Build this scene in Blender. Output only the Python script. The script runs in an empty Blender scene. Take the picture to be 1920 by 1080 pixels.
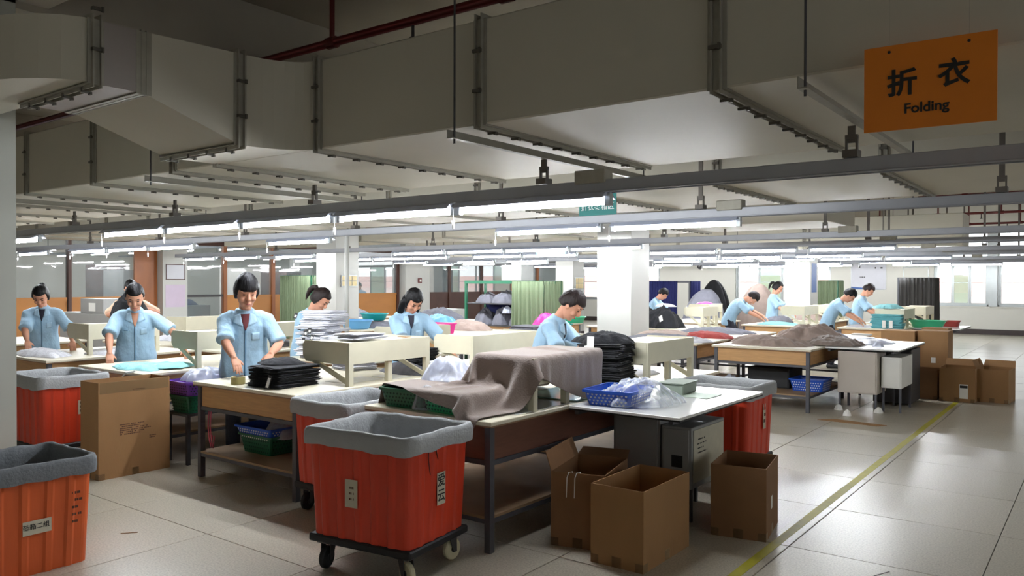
import bpy, bmesh, math, random
import numpy as np
from math import sin, cos, pi, radians, atan2, sqrt, floor
from mathutils import Vector, Matrix, Euler, noise
from mathutils.bvhtree import BVHTree

random.seed(7)
SC = bpy.context.scene
COL = SC.collection

# ------------------------------------------------------------------ camera
cam_d = bpy.data.cameras.new('camera')
cam = bpy.data.objects.new('camera', cam_d)
COL.objects.link(cam)
SC.camera = cam
cam_d.sensor_width = 36.0
cam_d.lens = 1488.0 / 1920.0 * 36.0
cam_d.clip_start = 0.05
cam_d.clip_end = 300
_a, _p, _ro = radians(36.97), .0084, .00226
_f0 = Vector((-sin(_a), cos(_a), 0)); _r0 = Vector((cos(_a), sin(_a), 0)); _u0 = Vector((0, 0, 1))
_f = _f0 * cos(_p) - _u0 * sin(_p); _u = _u0 * cos(_p) + _f0 * sin(_p)
_r = (_r0 + _ro * _u).normalized(); _u = _r.cross(_f).normalized()
cam.matrix_world = Matrix(((_r.x, _u.x, -_f.x, 0), (_r.y, _u.y, -_f.y, 0), (_r.z, _u.z, -_f.z, 1.6), (0, 0, 0, 1)))

# ------------------------------------------------------------------ world, exposure
SC.view_settings.view_transform = 'Standard'
SC.view_settings.look = 'None'
SC.view_settings.exposure = 0.0
SC.view_settings.gamma = 1.0
SC.view_settings.use_curve_mapping = False
SC.cycles.use_denoising = True
SC.cycles.max_bounces = 8
SC.cycles.diffuse_bounces = 5
SC.cycles.glossy_bounces = 3
SC.cycles.transmission_bounces = 4
SC.cycles.transparent_max_bounces = 12
SC.cycles.sample_clamp_indirect = 6.0
SC.cycles.caustics_reflective = False
SC.cycles.caustics_refractive = False

W = bpy.data.worlds.new('overcast_sky'); SC.world = W
W.use_nodes = True
_bg = W.node_tree.nodes['Background']
_bg.inputs['Color'].default_value = (0.93, 0.97, 1.0, 1)
SKY_STRENGTH = 2.7
_bg.inputs['Strength'].default_value = SKY_STRENGTH
TUBE_STRENGTH = 185.0

# ------------------------------------------------------------------ materials
def lin(c):
    return tuple(((v / 255) / 12.92 if v / 255 <= .04045 else ((v / 255 + .055) / 1.055) ** 2.4) for v in c)

MATS = {}
def mat(name, rgb, rough=.6, metal=0., var=.06, scale=8., bump=0., bscale=40., spec=.5, coat=0., alpha=None, emit=0., stretch=None, obj_var=0., sheen=0., trans=0.):
    if name in MATS: return MATS[name]
    m = bpy.data.materials.new(name); m.use_nodes = True
    nt = m.node_tree; N = nt.nodes; L = nt.links
    b = N['Principled BSDF']
    c = lin(rgb)
    tc = N.new('ShaderNodeTexCoord')
    mp = N.new('ShaderNodeMapping'); L.new(tc.outputs['Object'], mp.inputs['Vector'])
    if stretch: mp.inputs['Scale'].default_value = stretch
    nz = N.new('ShaderNodeTexNoise'); nz.inputs['Scale'].default_value = scale; nz.inputs['Detail'].default_value = 4
    L.new(mp.outputs['Vector'], nz.inputs['Vector'])
    cr = N.new('ShaderNodeValToRGB')
    cr.color_ramp.elements[0].position = .25; cr.color_ramp.elements[1].position = .75
    cr.color_ramp.elements[0].color = (*[v * (1 - var) for v in c], 1)
    cr.color_ramp.elements[1].color = (*[min(1, v * (1 + var)) for v in c], 1)
    L.new(nz.outputs['Fac'], cr.inputs['Fac'])
    out = cr.outputs['Color']
    if obj_var:
        oi = N.new('ShaderNodeObjectInfo'); hs = N.new('ShaderNodeHueSaturation')
        mr = N.new('ShaderNodeMapRange'); mr.inputs['To Min'].default_value = 1 - obj_var; mr.inputs['To Max'].default_value = 1 + obj_var
        L.new(oi.outputs['Random'], mr.inputs['Value']); L.new(mr.outputs['Result'], hs.inputs['Value'])
        L.new(out, hs.inputs['Color']); out = hs.outputs['Color']
    L.new(out, b.inputs['Base Color'])
    b.inputs['Roughness'].default_value = rough
    b.inputs['Metallic'].default_value = metal
    b.inputs['Specular IOR Level'].default_value = spec
    b.inputs['Coat Weight'].default_value = coat
    b.inputs['Coat Roughness'].default_value = .15
    if sheen: b.inputs['Sheen Weight'].default_value = sheen
    if bump:
        bz = N.new('ShaderNodeTexNoise'); bz.inputs['Scale'].default_value = bscale; bz.inputs['Detail'].default_value = 3
        L.new(mp.outputs['Vector'], bz.inputs['Vector'])
        bp = N.new('ShaderNodeBump'); bp.inputs['Strength'].default_value = bump; bp.inputs['Distance'].default_value = .02
        L.new(bz.outputs['Fac'], bp.inputs['Height']); L.new(bp.outputs['Normal'], b.inputs['Normal'])
    if emit:
        b.inputs['Emission Color'].default_value = (*c, 1); b.inputs['Emission Strength'].default_value = emit
    if alpha is not None:
        tr = N.new('ShaderNodeBsdfTransparent'); mx = N.new('ShaderNodeMixShader')
        fr = N.new('ShaderNodeLayerWeight'); fr.inputs['Blend'].default_value = .35
        ma = N.new('ShaderNodeMath'); ma.operation = 'MULTIPLY_ADD'
        ma.inputs[1].default_value = .6; ma.inputs[2].default_value = alpha; ma.use_clamp = True
        L.new(fr.outputs['Facing'], ma.inputs[0]); L.new(ma.outputs[0], mx.inputs['Fac'])
        L.new(tr.outputs[0], mx.inputs[1]); L.new(b.outputs[0], mx.inputs[2])
        L.new(mx.outputs[0], N['Material Output'].inputs['Surface'])
    MATS[name] = m
    return m

M = dict(
    duct=mat('galvanised_duct_board', (186, 181, 166), .55, .0, .05, 1.3, .03, 3, spec=.35),
    flange=mat('flange_steel', (150, 146, 134), .5, .1, .08, 20),
    bracket=mat('dull_bracket_steel', (92, 86, 80), .5, .1, .1, 15),
    dark_steel=mat('dark_painted_steel', (66, 64, 66), .5, .2, .12, 15),
    leg=mat('grey_painted_leg_steel', (78, 78, 84), .5, .1, .1, 12),
    trunk=mat('grey_enamel_trunking', (156, 158, 164), .4, .2, .06, 6),
    hood=mat('pale_enamel_reflector', (176, 182, 200), .45, 0, .03, 5),
    ceil=mat('painted_concrete_ceiling', (168, 160, 146), .9, 0, .06, 1.5, .1, 6),
    wall=mat('white_painted_wall', (214, 212, 204), .85, 0, .03, 1.2, .05, 10),
    column=mat('white_painted_column', (200, 200, 196), .6, 0, .03, 2, .04, 10),
    column_dim=mat('dimmed_white_column', (176, 178, 170), .6, 0, .03, 2, .04, 10),  # white column paint again, darkened to stand in for the dimmer light there
    red=mat('dark_red_pipe_paint', (100, 30, 28), .45, 0, .12, 9),
    cream=mat('cream_painted_wood', (222, 216, 192), .5, 0, .05, 6),
    lam=mat('cream_laminate_top', (226, 218, 196), .38, 0, .04, 4),
    edge=mat('brown_edge_band', (150, 118, 92), .6, 0, .1, 10),
    ply=mat('pale_plywood', (190, 146, 96), .55, 0, .14, 6, stretch=(1, 1, 9)),
    ply_shaded=mat('brown_board_in_shade', (110, 70, 54), .55, 0, .12, 6, stretch=(1, 1, 9)),  # brown bench apron with the shadow on it put into its colour
    shelf=mat('raw_plywood_shelf', (150, 122, 92), .7, 0, .14, 5),
    white_plate=mat('white_gloss_board', (236, 236, 234), .22, 0, .015, 2, coat=.4),
    green_plate=mat('pale_green_glass_sheet', (150, 176, 158), .15, 0, .03, 2, coat=.5),
    orange=mat('red_orange_polythene', (208, 62, 34), .45, 0, .1, 3, .04, 30, stretch=(3, 3, .6)),
    orange2=mat('faded_orange_polythene', (206, 92, 40), .5, 0, .14, 3, .04, 30, stretch=(4, 4, .5)),
    liner=mat('grey_cotton_liner', (166, 168, 170), .85, 0, .05, 10, .25, 60),
    liner_dark=mat('dark_grey_cotton_liner', (112, 116, 120), .85, 0, .05, 10, .25, 60),
    black=mat('black_rubber', (26, 26, 28), .6, 0, .1, 10),
    tyre=mat('cream_nylon_wheel', (200, 192, 160), .5, 0, .08, 12),
    card=mat('brown_cardboard', (150, 112, 72), .8, 0, .08, 5, .08, 60, stretch=(1, 1, .4)),
    card2=mat('dark_brown_cardboard', (128, 92, 60), .8, 0, .08, 5, .08, 60),
    card_in=mat('cardboard_inside', (132, 98, 64), .85, 0, .06, 5),
    tape=mat('clear_packing_tape', (176, 150, 112), .3, 0, .05, 20, alpha=.16),
    paper=mat('white_paper', (232, 230, 224), .7, 0, .02, 10),
    paper_old=mat('aged_label_paper', (196, 190, 170), .7, 0, .06, 20),
    ink=mat('black_ink', (24, 22, 24), .6),
    ink_brown=mat('brown_carton_print', (84, 52, 36), .8),
    sign_orange=mat('orange_sign_board', (214, 120, 22), .45, 0, .06, 6),
    sign_teal=mat('teal_sign_board', (24, 122, 118), .5, 0, .05, 6),
    sign_cyan=mat('cyan_sign_board', (40, 170, 196), .5, 0, .05, 6),
    sign_ink=mat('black_sign_lettering', (28, 26, 22), .5),
    sign_white=mat('white_sign_lettering', (220, 230, 228), .5),
    brown_cloth=mat('taupe_brown_cloth', (138, 122, 114), .8, 0, .07, 5, .2, 90, sheen=.3),
    grey_cloth=mat('grey_knit', (108, 108, 117), .85, 0, .15, 7, .3, 60),
    taupe=mat('taupe_knit', (168, 149, 140), .85, 0, .12, 6, .3, 60),
    white_cloth=mat('white_cotton', (222, 222, 230), .85, 0, .06, 8, .3, 40, obj_var=.06),
    black_cloth=mat('black_cotton', (20, 20, 24), .9, 0, .1, 8, .3, 50),
    navy_cloth=mat('navy_fabric', (30, 36, 92), .85, 0, .15, 2, .2, 30),
    aqua_cloth=mat('aqua_cotton', (150, 214, 220), .85, 0, .07, 7, .3, 40, obj_var=.05),
    aqua_dark=mat('turquoise_cotton', (110, 182, 190), .85, 0, .08, 7, .3, 40, obj_var=.05),
    red_cloth=mat('red_garment_cloth', (170, 70, 66), .85, 0, .1, 7, .3, 40),
    light_blue=mat('light_blue_uniform_cotton', (158, 192, 218), .8, 0, .05, 5, .35, 22, sheen=.2),
    light_blue2=mat('light_blue_uniform_collar', (170, 202, 226), .8, 0, .04, 6, .2, 30),
    blue_seam=mat('blue_uniform_seam', (104, 140, 170), .8),
    trouser=mat('dark_trouser_cloth', (34, 36, 48), .85, 0, .1, 8, .2, 50),
    skin=mat('skin', (206, 150, 124), .5, 0, .05, 14, spec=.35),
    hair=mat('black_hair', (12, 10, 12), .5, 0, .25, 30, .35, 60, stretch=(1, 1, .15), spec=.25),
    hair_brown=mat('dark_brown_hair', (34, 24, 22), .5, 0, .25, 30, .35, 60, stretch=(1, 1, .15), spec=.25),
    eye=mat('dark_eye', (26, 18, 18), .3),
    lip=mat('lip', (168, 84, 78), .5),
    peach=mat('pale_peach_shirt_cloth', (232, 198, 172), .8, 0, .05, 6),
    maroon=mat('maroon_tee_cloth', (92, 38, 42), .85),
    dark_tee=mat('dark_tee_cloth', (34, 34, 48), .85),
    green=mat('green_plastic', (28, 140, 84), .35, 0, .06, 4, spec=.5),
    green_lt=mat('light_green_plastic', (70, 186, 138), .35, 0, .06, 4),
    dgreen=mat('dark_green_plastic', (20, 90, 62), .35, 0, .06, 4),
    teal=mat('teal_plastic', (20, 150, 150), .35, 0, .06, 4),
    sky=mat('sky_blue_plastic', (110, 176, 226), .35, 0, .06, 4),
    blue=mat('blue_plastic', (30, 84, 190), .35, 0, .06, 4),
    purple=mat('purple_plastic', (112, 62, 170), .35, 0, .06, 4),
    pink=mat('hot_pink_plastic', (238, 60, 160), .35, 0, .05, 4),
    plastic=mat('clear_polythene', (224, 230, 240), .12, 0, .03, 10, .3, 14, alpha=.16, spec=.8),
    plastic_w=mat('cloudy_polythene', (214, 220, 238), .2, 0, .05, 10, .4, 14, alpha=.5, spec=.8),
    glass=mat('window_glass', (235, 250, 245), .03, 0, .0, 1, alpha=.05, spec=.6),
    glass_green=mat('green_tinted_glass', (120, 200, 160), .05, 0, .0, 1, alpha=.42, spec=.6),
    pglass=mat('partition_glass', (150, 165, 170), .03, 0, .0, 1, alpha=.2, spec=.7),
    alu=mat('aluminium_frame', (168, 172, 172), .4, .5, .04, 10),
    wood=mat('varnished_brown_wood', (150, 88, 44), .45, 0, .15, 4, stretch=(1, 1, .3)),
    wood_lt=mat('orange_veneer_dado', (186, 124, 62), .5, 0, .12, 3, stretch=(1, .3, 1)),
    wood_dk=mat('dark_brown_post', (76, 46, 36), .5, 0, .15, 4),
    curtain=mat('sage_green_curtain', (112, 126, 98), .9, 0, .06, 4, .1, 30),
    curtain_dk=mat('charcoal_curtain', (66, 64, 62), .9, 0, .06, 4, .1, 30),
    steel_box=mat('grey_painted_cabinet', (150, 150, 148), .5, .1, .05, 5),
    beige_panel=mat('beige_panel_board', (196, 186, 176), .6, 0, .04, 4),
    yellow=mat('yellow_floor_tape', (176, 168, 40), .5, 0, .14, 10),
    yellow_l=mat('yellow_sticker', (226, 216, 40), .5),
    dark_skirt=mat('dark_skirting_paint', (58, 48, 46), .6),
    blind=mat('facade_render', (236, 218, 212), .9, 0, .03, 1),
    roof=mat('facade_red_roof', (214, 170, 162), .9, 0, .05, 1),
    pad=mat('leather_pad', (60, 40, 36), .6),
    lilac=mat('lilac_poster_paper', (206, 190, 210), .7, 0, .03, 5),
    poster=mat('pale_notice_paper', (206, 206, 214), .6, 0, .03, 5),
    poster_blue=mat('blue_notice_print', (60, 96, 160), .6),
    tan=mat('tan_adhesive_tape', (190, 178, 120), .3, 0, .05, 20),
)

def emission_mat(name, rgb, strength):
    m = bpy.data.materials.new(name); m.use_nodes = True
    N = m.node_tree.nodes; L = m.node_tree.links
    N.remove(N['Principled BSDF'])
    e = N.new('ShaderNodeEmission'); e.inputs['Color'].default_value = (*rgb, 1); e.inputs['Strength'].default_value = strength
    L.new(e.outputs[0], N['Material Output'].inputs['Surface'])
    return m
M['tube'] = emission_mat('fluorescent_tube_glow', (.93, .97, 1.0), TUBE_STRENGTH)

def terrazzo():
    m = bpy.data.materials.new('polished_terrazzo'); m.use_nodes = True
    nt = m.node_tree; N = nt.nodes; L = nt.links; b = N['Principled BSDF']
    g = N.new('ShaderNodeNewGeometry')
    v = N.new('ShaderNodeTexNoise'); v.inputs['Scale'].default_value = 90; v.inputs['Detail'].default_value = 2
    L.new(g.outputs['Position'], v.inputs['Vector'])
    big = N.new('ShaderNodeTexNoise'); big.inputs['Scale'].default_value = .7; big.inputs['Detail'].default_value = 1
    L.new(g.outputs['Position'], big.inputs['Vector'])
    cr = N.new('ShaderNodeValToRGB'); e = cr.color_ramp.elements
    e[0].position = .3; e[0].color = (*lin((164, 156, 141)), 1); e[1].position = .62; e[1].color = (*lin((196, 188, 172)), 1)
    L.new(v.outputs['Fac'], cr.inputs['Fac'])
    oi = N.new('ShaderNodeObjectInfo')
    ad = N.new('ShaderNodeMath'); ad.operation = 'MULTIPLY_ADD'; ad.inputs[1].default_value = .1; ad.inputs[2].default_value = .9
    L.new(oi.outputs['Random'], ad.inputs[0])
    ad2 = N.new('ShaderNodeMath'); ad2.operation = 'MULTIPLY_ADD'; ad2.inputs[1].default_value = .08
    ad2.inputs[0].default_value = .5; L.new(ad.outputs[0], ad2.inputs[2])
    hs = N.new('ShaderNodeHueSaturation'); L.new(ad2.outputs[0], hs.inputs['Value']); L.new(cr.outputs['Color'], hs.inputs['Color'])
    L.new(hs.outputs['Color'], b.inputs['Base Color'])
    mr = N.new('ShaderNodeMapRange'); mr.inputs['To Min'].default_value = .27; mr.inputs['To Max'].default_value = .29
    L.new(v.outputs['Fac'], mr.inputs['Value']); L.new(mr.outputs['Result'], b.inputs['Roughness'])
    b.inputs['Specular IOR Level'].default_value = .5
    return m
M['floor'] = terrazzo()

# ------------------------------------------------------------------ mesh builder
class MB:
    def __init__(s): s.v = []; s.f = []
    def add(s, vs, fs):
        o = len(s.v); s.v += [tuple(v) for v in vs]; s.f += [tuple(i + o for i in f) for f in fs]; return s
    def box(s, x0, x1, y0, y1, z0, z1):
        return s.add([(x0, y0, z0), (x1, y0, z0), (x1, y1, z0), (x0, y1, z0), (x0, y0, z1), (x1, y0, z1), (x1, y1, z1), (x0, y1, z1)],
                     [(0, 3, 2, 1), (4, 5, 6, 7), (0, 1, 5, 4), (1, 2, 6, 5), (2, 3, 7, 6), (3, 0, 4, 7)])
    def prism(s, poly, lo, hi, axis='z'):
        n = len(poly)
        def p(a, b, c): return (a, b, c) if axis == 'z' else ((a, c, b) if axis == 'y' else (c, a, b))
        vs = [p(a, b, lo) for a, b in poly] + [p(a, b, hi) for a, b in poly]
        return s.add(vs, [tuple(range(n))[::-1], tuple(range(n, 2 * n))] + [(i, (i + 1) % n, n + (i + 1) % n, n + i) for i in range(n)])
    def cyl(s, p0, p1, r0, r1=None, n=12):
        r1 = r0 if r1 is None else r1
        p0 = Vector(p0); p1 = Vector(p1); d = (p1 - p0)
        if d.length < 1e-9: return s
        d.normalize(); a = d.orthogonal().normalized(); b = d.cross(a)
        vs = []
        for p, r in ((p0, r0), (p1, r1)):
            for i in range(n):
                t = 2 * pi * i / n; vs.append(p + (a * cos(t) + b * sin(t)) * r)
        return s.add(vs, [tuple(range(n))[::-1], tuple(range(n, 2 * n))] + [(i, (i + 1) % n, n + (i + 1) % n, n + i) for i in range(n)])
    def bar(s, p0, p1, w, h, up=(0, 0, 1)):
        p0 = Vector(p0); p1 = Vector(p1); d = (p1 - p0).normalized(); u = Vector(up)
        a = d.cross(u)
        if a.length < 1e-4: a = d.cross(Vector((1, 0, 0)))
        a.normalize(); b = a.cross(d).normalized()
        vs = [p + a * x * w / 2 + b * y * h / 2 for p in (p0, p1) for x, y in ((-1, -1), (1, -1), (1, 1), (-1, 1))]
        return s.add(vs, [(0, 3, 2, 1), (4, 5, 6, 7), (0, 1, 5, 4), (1, 2, 6, 5), (2, 3, 7, 6), (3, 0, 4, 7)])
    def loft(s, rings, cap=True, close=True):
        n = len(rings[0]); vs = [p for r in rings for p in r]; fs = []
        for k in range(len(rings) - 1):
            for i in range(n if close else n - 1):
                j = (i + 1) % n
                fs.append((k * n + i, k * n + j, (k + 1) * n + j, (k + 1) * n + i))
        if cap: fs += [tuple(range(n))[::-1], tuple(range((len(rings) - 1) * n, len(rings) * n))]
        return s.add(vs, fs)
    def tube(s, pts, radii, n=10, side=None):
        """loft of ellipses along a path; radii: float or (a,b) per point"""
        pts = [Vector(p) for p in pts]; rings = []
        sv = Vector(side) if side is not None else None
        for i, p in enumerate(pts):
            d = (pts[min(i + 1, len(pts) - 1)] - pts[max(i - 1, 0)])
            d = d.normalized() if d.length > 1e-9 else Vector((0, 0, 1))
            if sv is None: sv = d.orthogonal()
            a = (sv - d * sv.dot(d)); a = a.normalized() if a.length > 1e-6 else d.orthogonal().normalized()
            b = d.cross(a); sv = a
            r = radii[i] if hasattr(radii, '__len__') else radii
            ra, rb = r if hasattr(r, '__len__') else (r, r)
            rings.append([p + a * cos(2 * pi * k / n) * ra + b * sin(2 * pi * k / n) * rb for k in range(n)])
        return s.loft(rings)
    def ell(s, c, r, n=12, m=8, rot=None):
        c = Vector(c); rings = []
        for j in range(1, m):
            t = pi * j / m
            rings.append([Vector((cos(2 * pi * i / n) * sin(t) * r[0], sin(2 * pi * i / n) * sin(t) * r[1], -cos(t) * r[2])) for i in range(n)])
        if rot: rings = [[rot @ p for p in q] for q in rings]
        return s.loft([[p + c for p in q] for q in rings])
    def xf(s, mtx):
        s.v = [tuple(mtx @ Vector(v)) for v in s.v]; return s
    def merge(s, o): return s.add(o.v, o.f)
    def mesh(s, name, m, smooth=False, bevel=0.):
        me = bpy.data.meshes.new(name); me.from_pydata(s.v, [], s.f); me.materials.append(m)
        if bevel:
            bm = bmesh.new(); bm.from_mesh(me)
            bmesh.ops.bevel(bm, geom=[e for e in bm.edges if len(e.link_faces) == 2 and e.calc_face_angle(0) > .5], offset=bevel, segments=1, affect='EDGES', clamp_overlap=True)
            bm.to_mesh(me); bm.free()
        if smooth: me.polygons.foreach_set('use_smooth', [True] * len(me.polygons))
        me.update(); return me
    def build(s, name, m, parent=None, smooth=False, bevel=0., label=None, loc=None):
        o = bpy.data.objects.new(name, s.mesh(name, m, smooth, bevel)); COL.objects.link(o)
        if parent: o.parent = parent
        if loc is not None: o.location = loc
        if label: o['label'] = label
        return o

def tag(o, label=None, cat=None, group=None, kind=None):
    if label: o['label'] = label
    if cat: o['category'] = cat
    if group: o['group'] = group
    if kind: o['kind'] = kind
    return o
def thing(name, label, cat, loc=(0, 0, 0), rz=0., group=None):
    o = bpy.data.objects.new(name, None); COL.objects.link(o); o.empty_display_size = .1
    o.location = loc; o.rotation_euler = (0, 0, rz)
    return tag(o, label, cat, group)
def dup(root, loc=None, rz=None, label=None, group=None, scale=None):
    r = root.copy(); COL.objects.link(r)
    if loc is not None: r.location = loc
    if rz is not None: r.rotation_euler = (0, 0, rz)
    if scale is not None: r.scale = scale
    if label: r['label'] = label
    if group: r['group'] = group
    for ch in [c for c in KIDS(root)]:
        c = ch.copy(); COL.objects.link(c); c.parent = r; 
        for g in KIDS(ch):
            d = g.copy(); COL.objects.link(d); d.parent = c
    return r
def KIDS(o): return [x for x in COL.objects if x.parent == o]
def share(name, me, parent, loc=(0, 0, 0), rot=None, scale=None):
    o = bpy.data.objects.new(name, me); COL.objects.link(o)
    if parent: o.parent = parent
    o.location = loc
    if rot is not None: o.rotation_euler = rot
    if scale is not None: o.scale = scale
    return o
def struct(name, mb, m, parent=None, **k):
    o = mb.build(name, m, parent, **k)
    if parent is None: o['kind'] = 'structure'
    return o
ORD = ['first', 'second', 'third', 'fourth', 'fifth', 'sixth', 'seventh', 'eighth', 'ninth', 'tenth', 'eleventh', 'twelfth', 'thirteenth', 'fourteenth', 'fifteenth', 'sixteenth', 'seventeenth', 'eighteenth', 'nineteenth', 'twentieth']

def text(name, s, size, m, parent, loc, rot, bold=0., extr=.0006, sx=1., align='CENTER', label=None):
    cu = bpy.data.curves.new(name, 'FONT'); cu.body = s; cu.size = size; cu.extrude = extr; cu.offset = bold
    cu.align_x = align; cu.align_y = 'CENTER'; cu.space_line = 1.1
    tmp = bpy.data.objects.new('tmp', cu); COL.objects.link(tmp)
    bpy.context.view_layer.update()
    me = bpy.data.meshes.new_from_object(tmp.evaluated_get(bpy.context.evaluated_depsgraph_get()))
    bpy.data.objects.remove(tmp); me.name = name
    me.materials.clear(); me.materials.append(m)
    o = bpy.data.objects.new(name, me); COL.objects.link(o); o.parent = parent
    o.location = loc; o.rotation_euler = rot; o.scale = (sx, 1, 1)
    if label: o['label'] = label
    return o

def solidify_union(mb, name, m, voxel, smooth_it=3, parent=None, fac=.5):
    """voxel-remesh overlapping closed shapes into one continuous skin"""
    me = mb.mesh(name, m)
    o = bpy.data.objects.new(name, me); COL.objects.link(o)
    r = o.modifiers.new('r', 'REMESH'); r.mode = 'VOXEL'; r.voxel_size = voxel; r.use_smooth_shade = True
    if smooth_it:
        sm = o.modifiers.new('s', 'SMOOTH'); sm.iterations = smooth_it; sm.factor = fac
    bpy.context.view_layer.update()
    me2 = bpy.data.meshes.new_from_object(o.evaluated_get(bpy.context.evaluated_depsgraph_get()))
    o.modifiers.clear(); o.data = me2; me2.name = name
    if not me2.materials: me2.materials.append(m)
    if parent: o.parent = parent
    return o

# ================================================================== SETTING
H_C = 4.0
# floor -----------------------------------------------------------------
fl = struct('floor', MB().box(-34, 4.5, -5, 28.2, -.2, -.012), mat('floor_joint_mortar', (96, 88, 80), .9))
def in_view(x, y):
    d = _f0.x * x + _f0.y * y; l = _r0.x * x + _r0.y * y
    return d > .3 and abs(l) / d < .70
tiles = []
for i in range(-34, 5):
    for j in range(-6, 28):
        x0, x1 = max(i - .54, -34), min(i + .46, 4.5); y0, y1 = max(j + .84, -5), min(j + 1.84, 28.2)
        if x1 - x0 < .05 or y1 - y0 < .05: continue
        tiles.append((not in_view((x0 + x1) / 2, (y0 + y1) / 2), (x0 + x1) ** 2 / 4 + (y0 + y1) ** 2 / 4, x0, x1, y0, y1))
tiles.sort()
_cache = {}
_rest = MB()
for k, (_, _, x0, x1, y0, y1) in enumerate(tiles):
    w, d = round(x1 - x0, 3), round(y1 - y0, 3)
    if k < 298:
        if (w, d) not in _cache:
            _cache[w, d] = MB().box(-w / 2 + .003, w / 2 - .003, -d / 2 + .003, d / 2 - .003, -.02, 0).mesh('tile', M['floor'], bevel=.0015)
        share('tile', _cache[w, d], fl, ((x0 + x1) / 2, (y0 + y1) / 2, 0), (random.gauss(0, .0007), random.gauss(0, .0007), 0))
    else:
        _rest.box(x0 + .0025, x1 - .0025, y0 + .0025, y1 - .0025, -.02, 0)
tag(_rest.build('tile_field', M['floor'], fl), kind='stuff')

line = MB(); random.seed(3)
yy = 3.0
while yy < 11.75:
    w = .03; line.box(-1.62 - w + random.uniform(-.002, .002), -1.62 + w, yy, yy + .5, 0, .0015); yy += .5
line.box(-1.62, .2, 27.0, 27.06, 0, .0015)
struct('trim_1', line, M['yellow'])['label'] = 'worn yellow floor tape line along the aisle'

_ck = MB()
_cp = [(-1.06, 4.28), (-1.045, 4.38), (-1.07, 4.47), (-1.03, 4.58), (-1.0, 4.66), (-.96, 4.75)]
for a_, b_ in zip(_cp, _cp[1:]): _ck.bar((*a_, .0006), (*b_, .0006), .006, .001)
_ck.build('floor_crack', M['flange'] if False else mat('dark_crack_dirt', (70, 64, 58), .9), fl)
# ceiling & beams --------------------------------------------------------
ce = struct('ceiling', MB().box(-34, 4.5, -5, 28.2, H_C, H_C + .2), M['ceil'])
bm_ = MB()
for y in (2.0, 10.8, 19.4): MB.box(bm_, -34, 4.5, y + .1, y + .5, 3.5, H_C)
bm_.build('beam', M['ceil'], ce)
for x in (-6.3, -12.9, -19.4, -26, .3):
    MB().box(x, x + .35, -5, 28.2, 3.45, H_C - .002).build('beam', M['ceil'], ce)

# outer walls ------------------------------------------------------------
def wall_with_openings(name, axis, pos, a0, a1, opens, z0, z1, th=.24, dirn=1):
    mb = MB(); cur = a0
    def bx(u0, u1, w0, w1):
        if u1 - u0 < 1e-3: return
        p0, p1 = sorted((pos, pos + dirn * th))
        if axis == 'x': mb.box(u0, u1, p0, p1, w0, w1)
        else: mb.box(p0, p1, u0, u1, w0, w1)
    for o0, o1 in opens:
        bx(cur, o0, 0, H_C); bx(o0, o1, 0, z0); bx(o0, o1, z1, H_C); cur = o1
    bx(cur, a1, 0, H_C)
    return struct(name, mb, M['wall'])
FAR = 28.2
far_open = [(-31.5, -27.2), (-25.5, -20.2), (-17.6, -14.0), (-10.97, -7.6), (-4.46, -2.95), (-2.72, 1.6)]
wf = wall_with_openings('wall_back', 'x', FAR, -34, 4.5, far_open, .86, 3.2)
east_open = [(-4, -1.5), (0, 3.0), (5, 9), (11, 15), (17, 21), (23, 27)]
wr = wall_with_openings('wall_right', 'y', 4.5, -5, 28.2, east_open, .86, 3.0)
struct('wall_front', MB().box(-34, 4.5, -5.24, -5, 0, H_C), M['wall'])
struct('wall_left_outer', MB().box(-34.24, -34, -5, 28.2, 0, H_C), M['wall'])
struct('baseboard_back', MB().box(-18.4, 4.4, FAR - .02, FAR, 0, .16), M['dark_skirt'])
struct('baseboard_right', MB().box(4.48, 4.5, -5, 28.1, 0, .16), M['dark_skirt'])

def window(n, axis, pos, a0, a1, z0, z1, npan, green=(), trans=2.38, dirn=1):
    def bx(mb, u0, u1, d0, d1, w0, w1):
        p0, p1 = sorted((pos + dirn * d0, pos + dirn * d1))
        if axis == 'x': mb.box(u0, u1, p0, p1, w0, w1)
        else: mb.box(p0, p1, u0, u1, w0, w1)
    fr = MB()
    bx(fr, a0, a1, .05, .13, z0, z0 + .05); bx(fr, a0, a1, .05, .13, z1 - .05, z1)
    bx(fr, a0, a0 + .05, .05, .13, z0, z1); bx(fr, a1 - .05, a1, .05, .13, z0, z1); bx(fr, a0, a1, .055, .125, trans - .03, trans + .03)
    root = struct('window_%d' % n, fr, M['alu'])
    sill = MB(); bx(sill, a0 - .04, a1 + .04, -.05, .05, z0 - .04, z0); sill.build('window_sill', M['wall'], root)
    w = (a1 - a0 - .1) / npan
    for i in range(npan):
        u0 = a0 + .05 + i * w; u1 = u0 + w; off = .07 if i % 2 else .1
        s = MB()
        for (q0, q1, r0, r1) in ((u0, u0 + .045, z0 + .05, trans - .03), (u1 - .045, u1, z0 + .05, trans - .03), (u0 + .045, u1 - .045, z0 + .05, z0 + .1), (u0 + .045, u1 - .045, trans - .08, trans - .03)):
            bx(s, q0, q1, off - .012, off + .012, r0, r1)
        bx(s, u0 + .045, u1 - .045, off - .006, off + .006, z0 + .72, z0 + .74)
        sh = s.build('window_sash', M['alu'], root)
        g = MB(); bx(g, u0 + .045, u1 - .045, off - .003, off + .003, z0 + .1, trans - .08)
        g.build('pane', M['glass_green'] if i in green else M['glass'], sh)
        g = MB(); bx(g, u0 + .02, u1 - .02, .087, .093, trans + .03, z1 - .05); g.build('pane', M['glass'], root)
    return root
window(1, 'x', FAR, -4.46, -2.95, .86, 3.2, 3, (1,))
window(2, 'x', FAR, -2.72, 1.6, .86, 3.2, 5, (1, 2, 4))
window(3, 'x', FAR, -10.97, -7.6, .86, 3.2, 4, (1,))
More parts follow.
